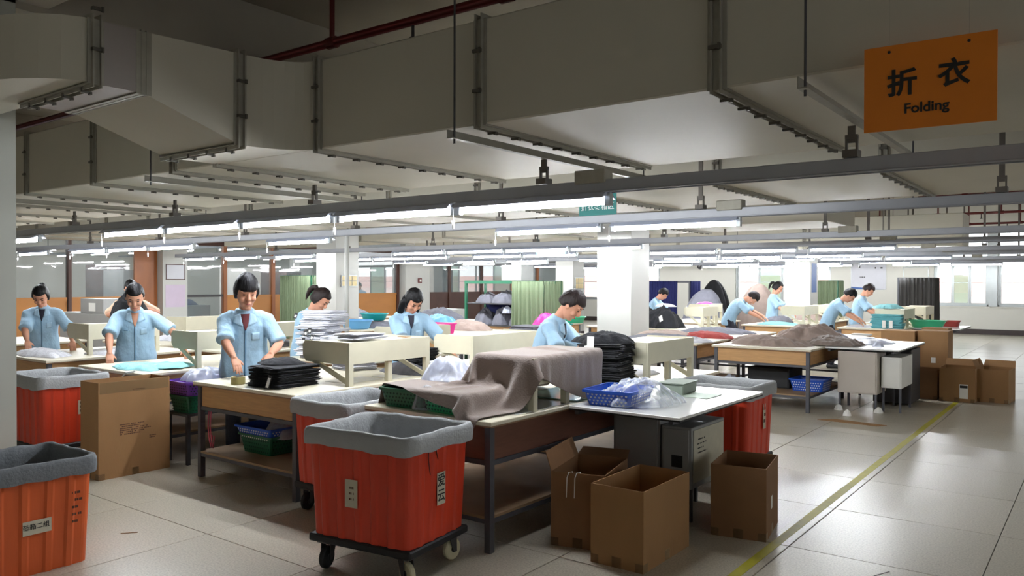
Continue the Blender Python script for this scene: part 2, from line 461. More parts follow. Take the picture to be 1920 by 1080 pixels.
window(4, 'x', FAR, -17.6, -14.0, .86, 3.2, 4, ())
window(5, 'x', FAR, -25.5, -20.2, .86, 3.2, 5, (0, 3))
window(6, 'x', FAR, -31.5, -27.2, .86, 3.2, 4, (1,))
for k, (a, b) in enumerate(east_open): window(7 + k, 'y', 4.5, a, b, .86, 3.0, 4, ())
struct('trim_2', MB().box(-2.95, -2.72, FAR - .03, FAR, .86, 3.2), M['alu'])

# neighbouring building outside -----------------------------------------
nb = thing('neighbouring_building', 'pale neighbouring building with reddish roof seen through the far windows', 'building', (0, 44, -6))
MB().box(-60, 12, 0, 10, 0, 7.1).build('wall', M['blind'], nb)
MB().prism([(-1.0, 7.1), (5, 8.0), (11, 7.1)], -61, 13, 'x').build('roof', M['roof'], nb)
_wm = MB().box(-.9, .9, -.05, .02, 0, 1.4).mesh('window', mat('facade_window', (150, 160, 156), .3))
for k in range(18): share('window', _wm, nb, (-56 + k * 3.8, 0, 4.6))

# columns ---------------------------------------------------------------
def column(x0, y0, w=.6, wy=.6, m='column'):
    c = struct('column', MB().box(x0, x0 + w, y0, y0 + wy, 0, 3.5).box(x0 - .0, x0 + w, y0, y0 + wy, 3.45, H_C), M[m])
    struct_ = MB().box(x0 - .012, x0 + w + .012, y0 - .012, y0 + wy + .012, 0, .14).build('skirting', M['dark_skirt'], c)
    return c
for x, y in ((-6.45, 1.65), (-6.45, 10.8), (-13.0, 10.6), (-6.3, 19.4), (-13.0, 19.4), (-13.0, 1.65), (-25.4, 8.9), (-25.4, 19.4)):
    column(x, y, m='column' if y > 3 or x > -6 else 'column_dim')

# glazed partition along X = -18.6 ----------------------------------------
PX = -18.6
pt = struct('wall_left', MB().box(PX - .06, PX + .06, -5, 28.2, 2.62, H_C - .002), mat('lit_clerestory_blue', (176, 184, 192), .7))  # solid band for the lit clerestory glass, its bluish light painted as wall colour
MB().box(PX - .08, PX + .08, -5, 28.2, 2.5, 2.62).build('top_rail', M['wood_dk'], pt)
posts = [-5, 2.0, 5.0, 8.22, 10.2, 12.12, 13.62, 15.3, 16.35, 18.45, 19.75, 21.0, 22.8, 24.7, 26.4, 28.1]
for k, y in enumerate(posts):
    w = .07 if y in (8.22,) else .1
    MB().box(PX - .07, PX + .07, y - w / 2, y + w / 2, 0, 2.5).build('post', M['wood_dk'] if k in (3, 9, 11, 12) else M['wood'], pt)
for k in range(len(posts) - 1):
    a, b = posts[k] + .05, posts[k + 1] - .05
    if 10.1 < a < 10.5 or 18.4 < a < 18.8: continue
    m = M['wood_lt'] if b < 18.6 else M['wood_dk']
    if 12 < b < 12.3: continue
    pn = MB().box(PX - .025, PX + .025, a, b, .0, 1.16).box(PX - .04, PX + .04, a, b, 1.16, 1.22)
    pn.build('dado_panel', m, pt)
    MB().box(PX - .006, PX + .006, a, b, 1.22, 2.5).build('glass_pane', M['pglass'], pt)
struct('column', MB().box(-18.9, -18.3, 10.26, 10.9, 0, H_C), M['column'])
struct('column', MB().box(-18.9, -18.3, 18.55, 19.7, 0, H_C), M['column'])
MB().box(PX + .07, PX + .12, 9.66, 10.14, 0, 2.55).build('post', M['wood'], pt)
# bay 10.9-12.07: glass down to a ledge
MB().box(PX - .03, PX + .03, 10.95, 12.07, 0, .55).build('dado_panel', M['steel_box'], pt)
MB().box(PX - .04, PX + .04, 10.95, 12.07, 1.18, 1.24).build('dado_panel', M['dark_steel'], pt)
MB().box(PX - .006, PX + .006, 10.95, 12.07, 1.24, 2.5).build('glass_pane', M['pglass'], pt)
MB().box(PX - .006, PX + .006, 10.95, 12.07, .55, 1.18).build('glass_pane', M['pglass'], pt)

# ================================================================== DUCTS
def ring(axis, pos, lo, hi, z0, z1, off=.026, w=.006, gap=.045):
    mb = MB()
    for s in (-gap / 2, gap / 2):
        for (a0, a1, b0, b1) in ((lo - off, hi + off, z0 - off, z0), (lo - off, hi + off, z1, z1 + off), (lo - off, lo, z0, z1), (hi, hi + off, z0, z1)):
            if axis == 'x': mb.box(pos + s - w / 2, pos + s + w / 2, a0, a1, b0, b1)
            else: mb.box(a0, a1, pos + s - w / 2, pos + s + w / 2, b0, b1)
    for (a0, a1, b0, b1) in ((lo - .006, hi + .006, z0 - .006, z0), (lo - .006, lo, z0, z1), (hi, hi + .006, z0, z1)):
        if axis == 'x': mb.box(pos - .045, pos + .045, a0, a1, b0, b1)
        else: mb.box(a0, a1, pos - .045, pos + .045, b0, b1)
    return mb
_clip = MB().box(-.03, .03, -.009, .009, -.012, 0).box(-.03, -.025, -.009, .009, -.012, .016).box(.016, .028, -.014, .014, -.018, -.004).mesh('clamp_clip', mat('clip_steel', (84, 80, 72), .5, .2))
def flange(d, axis, pos, lo, hi, z0, z1, clips=True):
    f = ring(axis, pos, lo, hi, z0, z1).build('flange', M['flange'], d)
    if not clips: return f
    n = max(3, int((hi - lo) / .2)); rz = 0 if axis == 'x' else pi / 2
    for i in range(n):
        a = lo + (i + .5) * (hi - lo) / n
        share('clamp_clip', _clip, f, (pos, a, z0 - .026) if axis == 'x' else (a, pos, z0 - .026), (0, 0, rz))
    for zz in (z0 + .18, z0 + .4):
        if axis == 'x': share('clamp_clip', _clip, f, (pos, lo - .026, zz), (pi / 2, 0, 0)).rotation_euler = (-pi / 2, 0, 0)
        else: share('clamp_clip', _clip, f, (hi + .026, pos, zz), (-pi / 2, 0, pi / 2))
    return f
def duct(label, y0, y1, z0, z1, joints, near=False, group=None):
    d = thing('ventilation_duct', label, 'duct', (0, 0, 0), 0, group)
    for k in range(len(joints) - 1):
        a, b = joints[k], joints[k + 1]
        MB().box(a + .001, b - .001, y0, y1, z0, z1).build('duct_section', M['duct'], d, bevel=.008)
    for k, x in enumerate(joints[1:-1] if not near else joints[1:-1]):
        flange(d, 'x', x, y0, y1, z0, z1, clips=near or k % 1 == 0 and -6 < x < 0)
    return d
Z0, Z1 = 2.465, 3.045
J1 = [3.6, 2.7, 1.33, -.04, -1.41, -2.78, -4.15, -5.3, -5.9, -7.2, -8.57, -9.94, -11.3, -12.7, -14.0, -15.4, -16.8, -18.4]
d1 = duct('wide overhead air duct nearest the camera, crossing behind the orange sign', 3.4, 5.37, Z0, Z1, J1[::-1], near=True)
J2 = [3.6] + [-.04 - 1.37 * k for k in range(-1, 14)]
duct('second overhead air duct, above the gap between bench rows', 6.7, 8.8, Z0, Z1, sorted([min(j, 3.6) if j > 3 else j for j in J2[1:]]))
duct('third overhead air duct, ending short of the aisle', 11.6, 13.2, Z0, Z1, [-17.8, -15.2, -12.8, -10.4, -8.0, -5.6, -3.2])
duct('far low air duct ending beside the aisle', 16.6, 17.4, 2.28, 2.88, [-16, -13.2, -10.4, -7.8, -5.0, -2.15])
# branch duct with elbows
bd = thing('branch_duct', 'branch air duct stepping up over the left column toward the camera', 'duct')
BX0, BX1 = -5.31, -4.43
t_ = [pi * k / 16 for k in range(9)]
poly = [(BX0, 3.4), (BX0, 3.0), (BX1, 3.0)] + [(-4.16 - .27 * cos(t), 3.0 + .4 * sin(t)) for t in t_[1:]]
MB().prism(poly, Z0, Z1).build('elbow', M['duct'], bd)
MB().add([(BX0, 3.0, Z0), (BX1, 3.0, Z0), (BX1, 2.35, 2.68), (BX0, 2.35, 2.68), (BX0, 3.0, Z1), (BX1, 3.0, Z1), (BX1, 2.35, Z1 - .02), (BX0, 2.35, Z1 - .02)],
         [(0, 1, 2, 3), (7, 6, 5, 4), (0, 4, 5, 1), (1, 5, 6, 2), (2, 6, 7, 3), (3, 7, 4, 0)]).build('ramp_section', M['duct'], bd)
MB().box(BX0 - .004, BX1 + .004, 2.13, 2.35, 2.672, Z1 - .02).build('duct_section', mat('dull_zinc_sheet', (150, 142, 138), .5, .1, .05, 3), bd)
poly = [(BX0, 2.13)] + [(BX0 + .88 * cos(t), 2.13 - .47 * sin(t)) for t in t_] + [(-5.8, 1.66), (-5.8, 2.13)]
MB().prism(poly[::-1], 2.68, Z1 - .02).build('elbow', M['duct'], bd)
flange(bd, 'y', 3.0, BX0, BX1, Z0, Z1); flange(bd, 'y', 2.1, BX0, BX1, 2.675, Z1 - .02)
ring('y', 2.37, BX0, BX1, 2.67, Z1 - .02, .008, .004, .03).build('seam_flange', M['flange'], bd)

for y_, xs_, l_ in ((17.0, (-14.5, -11.8, -9, -6.4, -3.5), 'low far'),):
    for k, x in enumerate(xs_):
        t = thing('trapeze_hanger', 'steel trapeze hanger under the %s duct, %s from the left' % (l_, ORD[k]), 'hanger', (x, y_, 0), 0, 'trapeze hangers under the far duct')
        MB().box(-.02, .02, -.47, .47, 2.25, 2.279).build('bar', M['flange'], t)
        for s in (-.44, .44): MB().cyl((0, s, 2.25), (0, s, H_C), .006, n=6).build('rod', M['dark_steel'], t)
# trapeze hangers under duct 1
def trapeze(x, label):
    t = thing('trapeze_hanger', label, 'hanger', (x, 0, 0), 0, 'trapeze hangers under the nearest duct')
    MB().box(-.02, .02, 3.28, 5.62, 2.385, 2.39).box(-.02, -.015, 3.28, 5.62, 2.39, 2.435).build('bar', M['flange'], t)
    for y in (3.32, 5.55): MB().cyl((0, y, 2.36), (0, y, H_C), .006, n=6).build('rod', M['dark_steel'], t)
    return t
for x, l in ((-1.0, 'steel trapeze hanger under the nearest duct, beside the orange sign'), (-2.9, 'steel trapeze hanger under the nearest duct, at its middle flange'),
             (-6.1, 'steel trapeze hanger under the nearest duct, left of the branch duct'), (-8.9, 'steel trapeze hanger under the nearest duct, close to the left column')):
    trapeze(x, l)

# red sprinkler pipes
def pipe(y, z, x0, x1, label, ups, r=.03):
    p = thing('sprinkler_pipe', label, 'pipe', (0, y, z), 0, None)
    MB().cyl((x0, 0, 0), (x1, 0, 0), r, n=12).build('pipe_run', M['red'], p, smooth=True)
    for x in ups:
        MB().cyl((x, 0, 0), (x, 0, H_C - z), r * .6, n=8).cyl((x - .05, 0, 0), (x + .05, 0, 0), r * 1.35, n=12).build('drop_hanger', M['red'], p)
        MB().cyl((x + .9, 0, 0), (x + .9, 0, -.12), .012, n=8).cyl((x + .9, 0, -.12), (x + .9, 0, -.13), .025, n=8).build('sprinkler_head', M['dark_steel'], p)
    return p
pipe(4.25, 3.52, -17.6, 3.5, 'dark red pipe above the nearest duct', [-12.5, -9.2, -5.02, -3.25, -1.0, 1.3], .035)
pipe(17.2, 3.25, -3.0, 4.2, 'dark red sprinkler pipe at upper right, nearest of the three', [-2.2, -1.0, .6])
pipe(21.4, 3.22, -7.0, 4.2, 'dark red sprinkler pipe at upper right, middle of the three', [-6, -4.6, -3.3, -2, -.4, 1])
pipe(25.0, 3.2, -3.4, 4.2, 'short dark red sprinkler pipe near the right windows', [-3.1, -1.9, -.5])
MB().cyl((-2.87, 3.2, 3.25), (-2.87, 3.2, H_C), .022, n=8).build('stub', M['dark_steel']).name = 'hanger_stub'
tag(bpy.data.objects['hanger_stub'], 'dark steel stub drop beside the middle flange of the nearest duct', 'hanger')

# ================================================================== LIGHT ROWS
_tube = MB().cyl((-.585, 0, 0), (.585, 0, 0), .0155, n=10).mesh('tube', M['tube'], smooth=True)
_caps = MB().box(-.0175, .0175, -.02, .02, -.022, .055).mesh('lamp_holder', M['alu'])
_hood = MB().prism([(-.08, .009), (-.03, .026), (.03, .026), (.08, .009), (.08, .012), (.034, .053), (-.034, .053), (-.08, .012)], -.6, .6, 'x').mesh('reflector', M['hood'])
_cord = MB().cyl((0, 0, 0), (0, 0, -.08), .003, n=6).cyl((0, 0, -.08), (0, 0, -.14), .012, .008, n=8).mesh('pull_cord', mat('white_cord_plastic', (235, 235, 232), .4), smooth=True)
ZT = 2.085
ROWS = [
    ('nearest', 4.22, [(-3.04), (-4.29), (-5.57), (-6.82), (-8.08), (-10.9), (-12.15), (-14.6)], -17.6, 3.4),
    ('second', 6.45, [-3.08, -4.42, -8.25, -11.25, -12.55, -13.85, -16.0], -17.6, 3.4),
    ('third', 10.2, [-5.95, -7.2, -8.45, -9.75, -13.2, -15.0, -16.6], -17.6, 3.4),
    ('fourth', 12.4, [-3.05, -4.45, -5.75, -8.45, -9.7, -11.6, -12.6, -13.9, -15.4], -17.6, 3.4),
    ('fifth', 15.6, [-4.25, -5.75, -7.05, -9.2, -11.3, -12.9, -15.2], -17.6, 3.4),
    ('sixth', 17.8, [-3.1, -4.4, -5.75, -7.1, -8.4, -12.8, -14.6, -16.2], -17.6, 3.4),
    ('seventh', 22.0, [-4.6, -6.3, -8.5, -10.5, -12.5, -15.0], -17.6, 3.4),
    ('eighth', 24.9, [-2.9, -4.4, -6.7, -8.6, -10.2, -12.9, -15.5], -17.6, 3.4)]
for rn, (nm, y, xs, xa, xb) in enumerate(ROWS):
    tr = thing('cable_trunking', 'long grey trunking rail carrying the %s light row' % nm, 'trunking', (0, y, 0), 0, None)
    mb = MB().box(xa, xb, -.035, .035, 2.15, 2.22)
    mb.box(xa, xb, -.045, -.035, 2.143, 2.152).box(xa, xb, .035, .045, 2.143, 2.152)
    mb.build('rail', M['trunk'], tr, bevel=.003)
    MB().box(-2.66, -2.44, -.05, .05, 2.2, 2.285).build('junction_box', M['flange'], tr, bevel=.006)
    hx = ([-1.04, -2.92, -5.2, -7.3, -9.4, -11.6, .9] if rn == 0 else [-.6, -2.82, -5.0, -7.2, -9.4, -11.6, -13.8, 1.6]) if rn < 4 else [-.5, -1.7, -3.2, -4.6, -8, -11, -14, 1]
    for x in hx:
        ztop = 2.385 if rn == 0 else (2.464 if rn == 3 and x < -3.1 else H_C)
        g = MB().box(x - .018, x + .018, -.008, .008, 2.3, ztop)
        g.box(x - .036, x + .036, -.041, .041, 2.225, 2.262)
        g.box(x - .03, x - .02, -.01, .01, 2.26, 2.33).box(x + .02, x + .03, -.01, .01, 2.26, 2.33).box(x - .03, x + .03, -.012, .012, 2.32, 2.34)
        g.build('hanger_bracket', M['bracket'], tr)
    for k, x in enumerate(sorted(xs, reverse=True)):
        lab = 'fluorescent tube light on the %s light row, %s from its aisle end' % (nm, ORD[k])
        t = thing('tube_light', lab, 'light', (x, y, ZT), 0, 'fluorescent tubes hung over the benches')
        share('reflector', _hood, t, (0, 0, .012)); share('tube', _tube, t); share('lamp_holder', _caps, t, (-.6, 0, 0)); share('lamp_holder', _caps, t, (.6, 0, 0))
        if rn < 4 or k % 2 == 0:
            share('pull_cord', _cord, t, (-.63, -.03, .02))
    xe = sorted(xs, reverse=True)
# lights of the hall behind the glass
for r_, y in enumerate((8.0, 10.6, 13.4, 16.6, 20.5)):
    tr = thing('cable_trunking', 'trunking rail beyond the glazed partition, %s row from the left column' % ORD[r_], 'trunking', (0, y, 0))
    MB().box(-33, -19, -.035, .035, 2.565, 2.63).build('rail', M['trunk'], tr)
    for x in (-20, -24, -28, -32): MB().box(x - .01, x + .01, -.01, .01, 2.63, H_C).build('hanger_bracket', M['leg'], tr)
    for k in range(5):
        t = thing('tube_light', 'tube light beyond the glazed partition, %s row, %s from the glass' % (ORD[r_], ORD[k]), 'light', (-20.2 - k * 2.6, y, 2.5), 0, 'tube lights beyond the partition')
        share('reflector', _hood, t, (0, 0, .012)); share('tube', _tube, t)

# ================================================================== HANGING SIGNS
def hung_sign(name, label, x0, x1, y, z0, z1, m, wires=True):
    s = thing(name, label, 'sign', ((x0 + x1) / 2, y, (z0 + z1) / 2))
    w, h = x1 - x0, z1 - z0
    MB().box(-w / 2, w / 2, -.004, .004, -h / 2, h / 2).build('board', m, s, bevel=.001)
    for q in (-.3, .3):
        MB().cyl((w * q, -.0045, h / 2 - .025), (w * q, .0045, h / 2 - .025), .006, n=8).build('eyelet', M['ink'], s)
        MB().cyl((w * q, 0, h / 2 - .02), (w * q, 0, H_C - (z0 + z1) / 2), .0005, n=5).build('wire', M['flange'], s)
    return s
so = hung_sign('hanging_sign', 'orange hanging sign lettered with two large characters and the word Folding', -.762, -.322, 3.28, 2.175, 2.497, M['sign_orange'])
so.rotation_euler = (0, 0, radians(2))
text('lettering', '折', .105, M['sign_ink'], so, (-.087, -.006, .008), (pi / 2, 0, 0), bold=.0026, sx=1.0)
text('lettering', '衣', .105, M['sign_ink'], so, (.085, -.006, .022), (pi / 2, 0, 0), bold=.0026)
text('lettering', 'Folding', .052, M['sign_ink'], so, (-.005, -.006, -.086), (pi / 2, 0, 0), bold=.0012)
st_ = hung_sign('hanging_sign', 'small teal hanging sign with five white characters behind the nearest light row', -4.12, -3.71, 6.56, 2.225, 2.5, M['sign_teal'])
text('lettering', '折衣装箱区', .074, M['sign_white'], st_, (0, -.0062, -.05), (pi / 2, 0, 0), bold=.0006)
sc_ = hung_sign('hanging_sign', 'bright cyan hanging sign partly behind the large column', -7.3, -6.75, 10.35, 2.03, 2.12, M['sign_cyan'])

# ================================================================== BENCHES
TOP = .78
def bench(label, x0, x1, y0, y1, wood='ply', top='lam', shelf=True, apr=.165, simple=False):
    w, d = x1 - x0, y1 - y0
    t = thing('work_bench', label, 'bench', ((x0 + x1) / 2, (y0 + y1) / 2, 0), 0, 'steel legged packing benches')
    X, Y = w / 2, d / 2
    MB().box(-X, X, -Y, Y, TOP - .026, TOP).build('tabletop', M[top], t, bevel=.004)
    MB().box(-X + .004, X - .004, -Y + .004, Y - .004, TOP - .034, TOP - .027).build('edge_band', M['edge'], t)
    zt, zb = TOP - .036, TOP - .036 - apr
    ix, iy = X - .05, Y - .05
    MB().box(-ix + .02, ix - .02, -iy - .008, -iy + .008, zb, zt).build('apron_panel', M[wood], t)
    MB().box(-ix + .02, ix - .02, iy - .008, iy + .008, zb, zt).build('apron_panel', M[wood], t)
    MB().box(ix - .008, ix + .008, -iy + .02, iy - .02, zb, zt).build('apron_panel', M[wood], t)
    MB().box(-ix - .008, -ix + .008, -iy + .02, iy - .02, zb, zt).build('apron_panel', M[wood], t)
    for sx in (-1, 1):
        for sy in (-1, 1):
            MB().box(sx * ix - .021, sx * ix + .021, sy * iy - .021, sy * iy + .021, 0, zt).build('leg', M['leg'], t)
    rl = MB()
    for z in (zb - .03, .17):
        rl.box(-ix, ix, -iy - .016, -iy + .016, z, z + .028).box(-ix, ix, iy - .016, iy + .016, z, z + .028)
        rl.box(ix - .016, ix + .016, -iy, iy, z, z + .028).box(-ix - .016, -ix + .016, -iy, iy, z, z + .028)
    rl.build('frame_rail', M['leg'], t)
    if shelf: MB().box(-ix - .01, ix + .01, -iy - .02, iy + .01, .198, .214).build('shelf', M['shelf'], t)
    return t

def stand(label, x0, x1, y0, y1, z1=1.12, m='cream', brace=True, flip=1):
    """raised wooden stand on a bench: deck with deep aprons on four legs, open to the worker"""
    t = thing('folding_stand', label, 'stand', ((x0 + x1) / 2, (y0 + y1) / 2, TOP), 0, 'cream wooden stands on the benches')
    X, Y, Z = (x1 - x0) / 2, (y1 - y0) / 2, z1 - TOP
    a = .17
    MB().box(-X + .015, X - .015, -Y + .015, Y - .015, Z - .03, Z - .014).build('deck', M[m], t)
    pl = [(-X, Z - a + .05), (-X + .04, Z - a), (X - .02, Z - a), (X - .02, Z), (-X + .03, Z), (-X, Z - .03)]
    MB().prism(pl, -Y, -Y + .016, 'y').build('side_panel', M[m], t)
    MB().prism(pl, Y - .016, Y, 'y').build('side_panel', M[m], t)
    MB().box(X - .018, X, -Y, Y, Z - a, Z).build('back_panel', M[m], t)
    for px, py in ((X - .022, -Y + .022), (X - .022, Y - .022)):
        MB().box(px - .022, px + .022, py - .022, py + .022, 0, Z - a).build('leg', M[m], t)
    MB().box(X - .062, X - .02, -.02, .025, 0, Z - .03).build('leg', M[m], t)
    if brace:
        for sy in (-1, 1):
            MB().bar((X - .04, sy * (Y - .03), .02), (-X + .1, sy * (Y - .03), Z - a + .01), .02, .035, up=(0, 0, 1)).build('brace', M[m], t)
    return t

# ================================================================== CARTS
def rrect(X, Y, r, n=4):
    pts = []
    for cx, cy, a0 in ((X - r, -Y + r, -pi / 2), (X - r, Y - r, 0), (-X + r, Y - r, pi / 2), (-X + r, -Y + r, pi)):
        for k in range(n + 1):
            a = a0 + pi / 2 * k / n; pts.append((cx + r * cos(a), cy + r * sin(a)))
    return pts
def ribbed(X, Y, r, amp, per_m, dens=140):
    base = rrect(X, Y, r, 5); out = []
    n = len(base)
    for i in range(n):
        a = Vector(base[i]); b = Vector(base[(i + 1) % n]); L = (b - a).length
        if L < .05: out.append((a.x, a.y)); continue
        nrm = Vector(((b - a).y, -(b - a).x)).normalized(); k = max(4, int(L * dens / 2))
        cnt = max(2, round(L * per_m))
        for j in range(k):
            u = j / k; ph = (u * cnt) % 1.0
            o = amp if .28 < ph < .62 else 0
            p = a.lerp(b, u) + nrm * o; out.append((p.x, p.y))
    return out
def cart(label, loc, rz, W, D, H0, H1, m, liner, wheels=True, flap=.085, group='canvas lined plastic carts', taper=.93, per_m=9):
    t = thing('laundry_cart', label, 'cart', (*loc, 0), rz, group)
    X, Y = W / 2 - .012, D / 2 - .012
    per = ribbed(X, Y, .05, .009, per_m)
    levels = [0, .12, .3, .5, .7, .86, 1.]
    rings = []
    for L_ in levels:
        s = taper + (1 - taper) * L_; z = H0 + (H1 - H0) * L_
        rings.append([(p[0] * s, p[1] * s, z) for p in per])
    tub = MB().loft(rings, cap=False)
    n = len(per)
    inn = [[(p[0] * (s - .02), p[1] * (s - .02), z) for p in per] for s, z in ((1, H1), (taper, H0 + .012))]
    tub.loft(inn[::1], cap=False)
    tub.add([(p[0] * taper, p[1] * taper, H0) for p in per], [tuple(range(n))])
    tub.add([(p[0] * taper * .99, p[1] * taper * .99, H0 + .012) for p in per], [tuple(range(n))])
    tub.build('tub', M[m], t, smooth=False)
    # liner: inside lining, rolled rim, outer flap with a gathered hem
    base = rrect(W / 2, D / 2, .055, 6); dense = []
    for i in range(len(base)):
        a = Vector(base[i]); b = Vector(base[(i + 1) % len(base)]); k = max(1, int((b - a).length / .02))
        for j in range(k): q = a.lerp(b, j / k); dense.append((q.x, q.y))
    random.seed(hash(label) % 1000 if False else len(label))
    sd = random.random() * 10
    def lr(dd, z, wob=0., wz=0.):
        out = []; f_ = taper + (1 - taper) * (z - H0) / (H1 - H0)
        for i, (x, y) in enumerate(dense):
            nv = noise.noise(Vector((x * 9 + sd, y * 9, z * 2))); nw = noise.noise(Vector((x * 26, y * 26 + sd, 3)))
            d_ = dd + wob * nw; kx = f_ * (1 + d_ / (W / 2)); ky = f_ * (1 + d_ / (D / 2))
            out.append((x * kx, y * ky, z + wz * nv))
        return out
    R = [lr(-.04, H0 + .03, .004), lr(-.038, H0 + .1, .006), lr(-.036, H0 + (H1 - H0) * .6, .008), lr(-.034, H1 - .03, .005), lr(-.026, H1 + .008, .003, .008), lr(-.012, H1 + .022, .002, .01),
         lr(.006, H1 + .018, .002, .01), lr(.014, H1 - .004, .003, .008), lr(.017, H1 - flap * .55, .004, .015), lr(.016, H1 - flap, .004, .016)]
    lm = MB().loft(R, cap=False); k = len(dense)
    lm.add([p for p in lr(-.04, H0 + .03)], [tuple(range(k))])
    o = lm.build('liner', M[liner], t, smooth=True)
    if wheels:
        MB().box(-X * .98, X * .98, -Y * .98, Y * .98, H0 - .045, H0 - .002).build('dolly_frame', M['black'], t, bevel=.008)
        for sx in (-1, 1):
            for sy in (-1, 1):
                cx, cy = sx * (X - .09), sy * (Y - .08); ang = .5 * sx + .9 * sy
                c = MB().box(cx - .045, cx + .045, cy - .045, cy + .045, H0 - .058, H0 - .045)
                dx, dy = cos(ang), sin(ang)
                for s in (-1, 1):
                    c.add([(cx - dy * .028 * s - dx * .03, cy + dx * .028 * s - dy * .03, H0 - .058), (cx - dy * .028 * s + dx * .03, cy + dx * .028 * s + dy * .03, H0 - .058),
                           (cx - dy * .028 * s + dx * .012 + dx * .02, cy + dx * .028 * s + dy * .032, .05), (cx - dy * .028 * s + dx * .008, cy + dx * .028 * s + dy * .008, .05),
                           (cx - dy * .032 * s - dx * .03, cy + dx * .032 * s - dy * .03, H0 - .058), (cx - dy * .032 * s + dx * .03, cy + dx * .032 * s + dy * .03, H0 - .058),
                           (cx - dy * .032 * s + dx * .032, cy + dx * .032 * s + dy * .032, .05), (cx - dy * .032 * s + dx * .008, cy + dx * .032 * s + dy * .008, .05)],
                          [(0, 1, 2, 3), (7, 6, 5, 4), (0, 4, 5, 1), (1, 5, 6, 2), (2, 6, 7, 3), (3, 7, 4, 0)])
                co = c.build('caster', M['dark_steel'], t)
                wx, wy = cx + dx * .02, cy + dy * .02; rw = .062
                wh = MB().cyl((wx + dy * .016, wy - dx * .016, rw), (wx - dy * .016, wy + dx * .016, rw), rw, n=20)
                wh.build('wheel', M['tyre'] if (sx, sy) != (-1, -1) else M['black'], co, smooth=False, bevel=.006)
                MB().cyl((wx + dy * .02, wy - dx * .02, rw), (wx - dy * .02, wy + dx * .02, rw), .018, n=12).build('hub', M['dark_steel'], co)
    return t

# ================================================================== CARTONS
def carton(label, loc, rz, W, D, H, m='card', flaps=(), tape=True, group=None, name='cardboard_box', closed=False, th=.005):
    t = thing(name, label, 'box', (*loc, 0) if len(loc) == 2 else loc, rz, group)
    X, Y = W / 2, D / 2
    MB().box(-X, X, -Y, -Y + th, 0, H).build('side_wall', M[m], t)
    MB().box(-X, X, Y - th, Y, 0, H).build('side_wall', M[m], t)
    MB().box(-X, -X + th, -Y + th, Y - th, 0, H).build('side_wall', M[m], t)
    MB().box(X - th, X, -Y + th, Y - th, 0, H).build('side_wall', M[m], t)
    MB().box(-X + th, X - th, -Y + th, Y - th, 0, .006).build('bottom', M['card_in'], t)
    if closed:
        MB().box(-X, X, -Y, -.003, H, H + th).box(-X, X, .003, Y, H, H + th).build('lid_flaps', M[m], t)
    for side, ang, ln in flaps:   # flap leaning out by ang from vertical
        c, s = cos(ang) * ln, sin(ang) * ln
        if side == '-y': pts = [(-X, -Y, H), (X, -Y, H), (X - .01, -Y - s, H + c), (-X + .01, -Y - s, H + c)]; nn = (0, th, 0)
        if side == '+y': pts = [(-X, Y, H), (X, Y, H), (X - .01, Y + s, H + c), (-X + .01, Y + s, H + c)]; nn = (0, -th, 0)
        if side == '-x': pts = [(-X, -Y, H), (-X, Y, H), (-X - s, Y - .01, H + c), (-X - s, -Y + .01, H + c)]; nn = (th, 0, 0)
        if side == '+x': pts = [(X, -Y, H), (X, Y, H), (X + s, Y - .01, H + c), (X + s, -Y + .01, H + c)]; nn = (-th, 0, 0)
        q = pts + [tuple(Vector(p) + Vector(nn)) for p in pts]
        MB().add(q, [(0, 1, 2, 3), (7, 6, 5, 4), (0, 4, 5, 1), (1, 5, 6, 2), (2, 6, 7, 3), (3, 7, 4, 0)]).build('flap', M[m], t)
    if tape:
        for s, ax in ((-1, 'y'), (1, 'x')):
            e = .0006
            if ax == 'y':
                MB().box(-.03, .03, s * Y - e, s * Y, .0, .06).build('tape_strip', M['tape'], t)
                MB().box(-X, -X + .05, s * Y - e, s * Y, .0, .05).build('tape_strip', M['tape'], t)
                MB().box(X - .05, X, s * Y - e, s * Y, .0, .05).build('tape_strip', M['tape'], t)
            else:
                MB().box(s * X, s * X + e, -.03, .03, .0, .06).build('tape_strip', M['tape'], t)
                MB().box(s * X, s * X + e, -Y, -Y + .05, .0, .05).build('tape_strip', M['tape'], t)
    return t
def print_lines(parent, x, y, z, rows, dirn, m='ink_brown', cell=.014, gap=.016, seed=1, h=.008):
    """illegible printed lines as flat dashes standing on a face"""
    rnd = random.Random(seed); mb = MB()
    for r, ln in enumerate(rows):
        u = 0
        while u < ln:
            w = cell * rnd.uniform(.5, 1.3)
            if rnd.random() < .85:
                if dirn == 'y': mb.box(x, x + .0006, y + u, y + u + w * .8, z - r * gap, z - r * gap + h)
                else: mb.box(x + u, x + u + w * .8, y - .0006, y, z - r * gap, z - r * gap + h)
            u += w
    return mb.build('printed_text', M[m], parent)

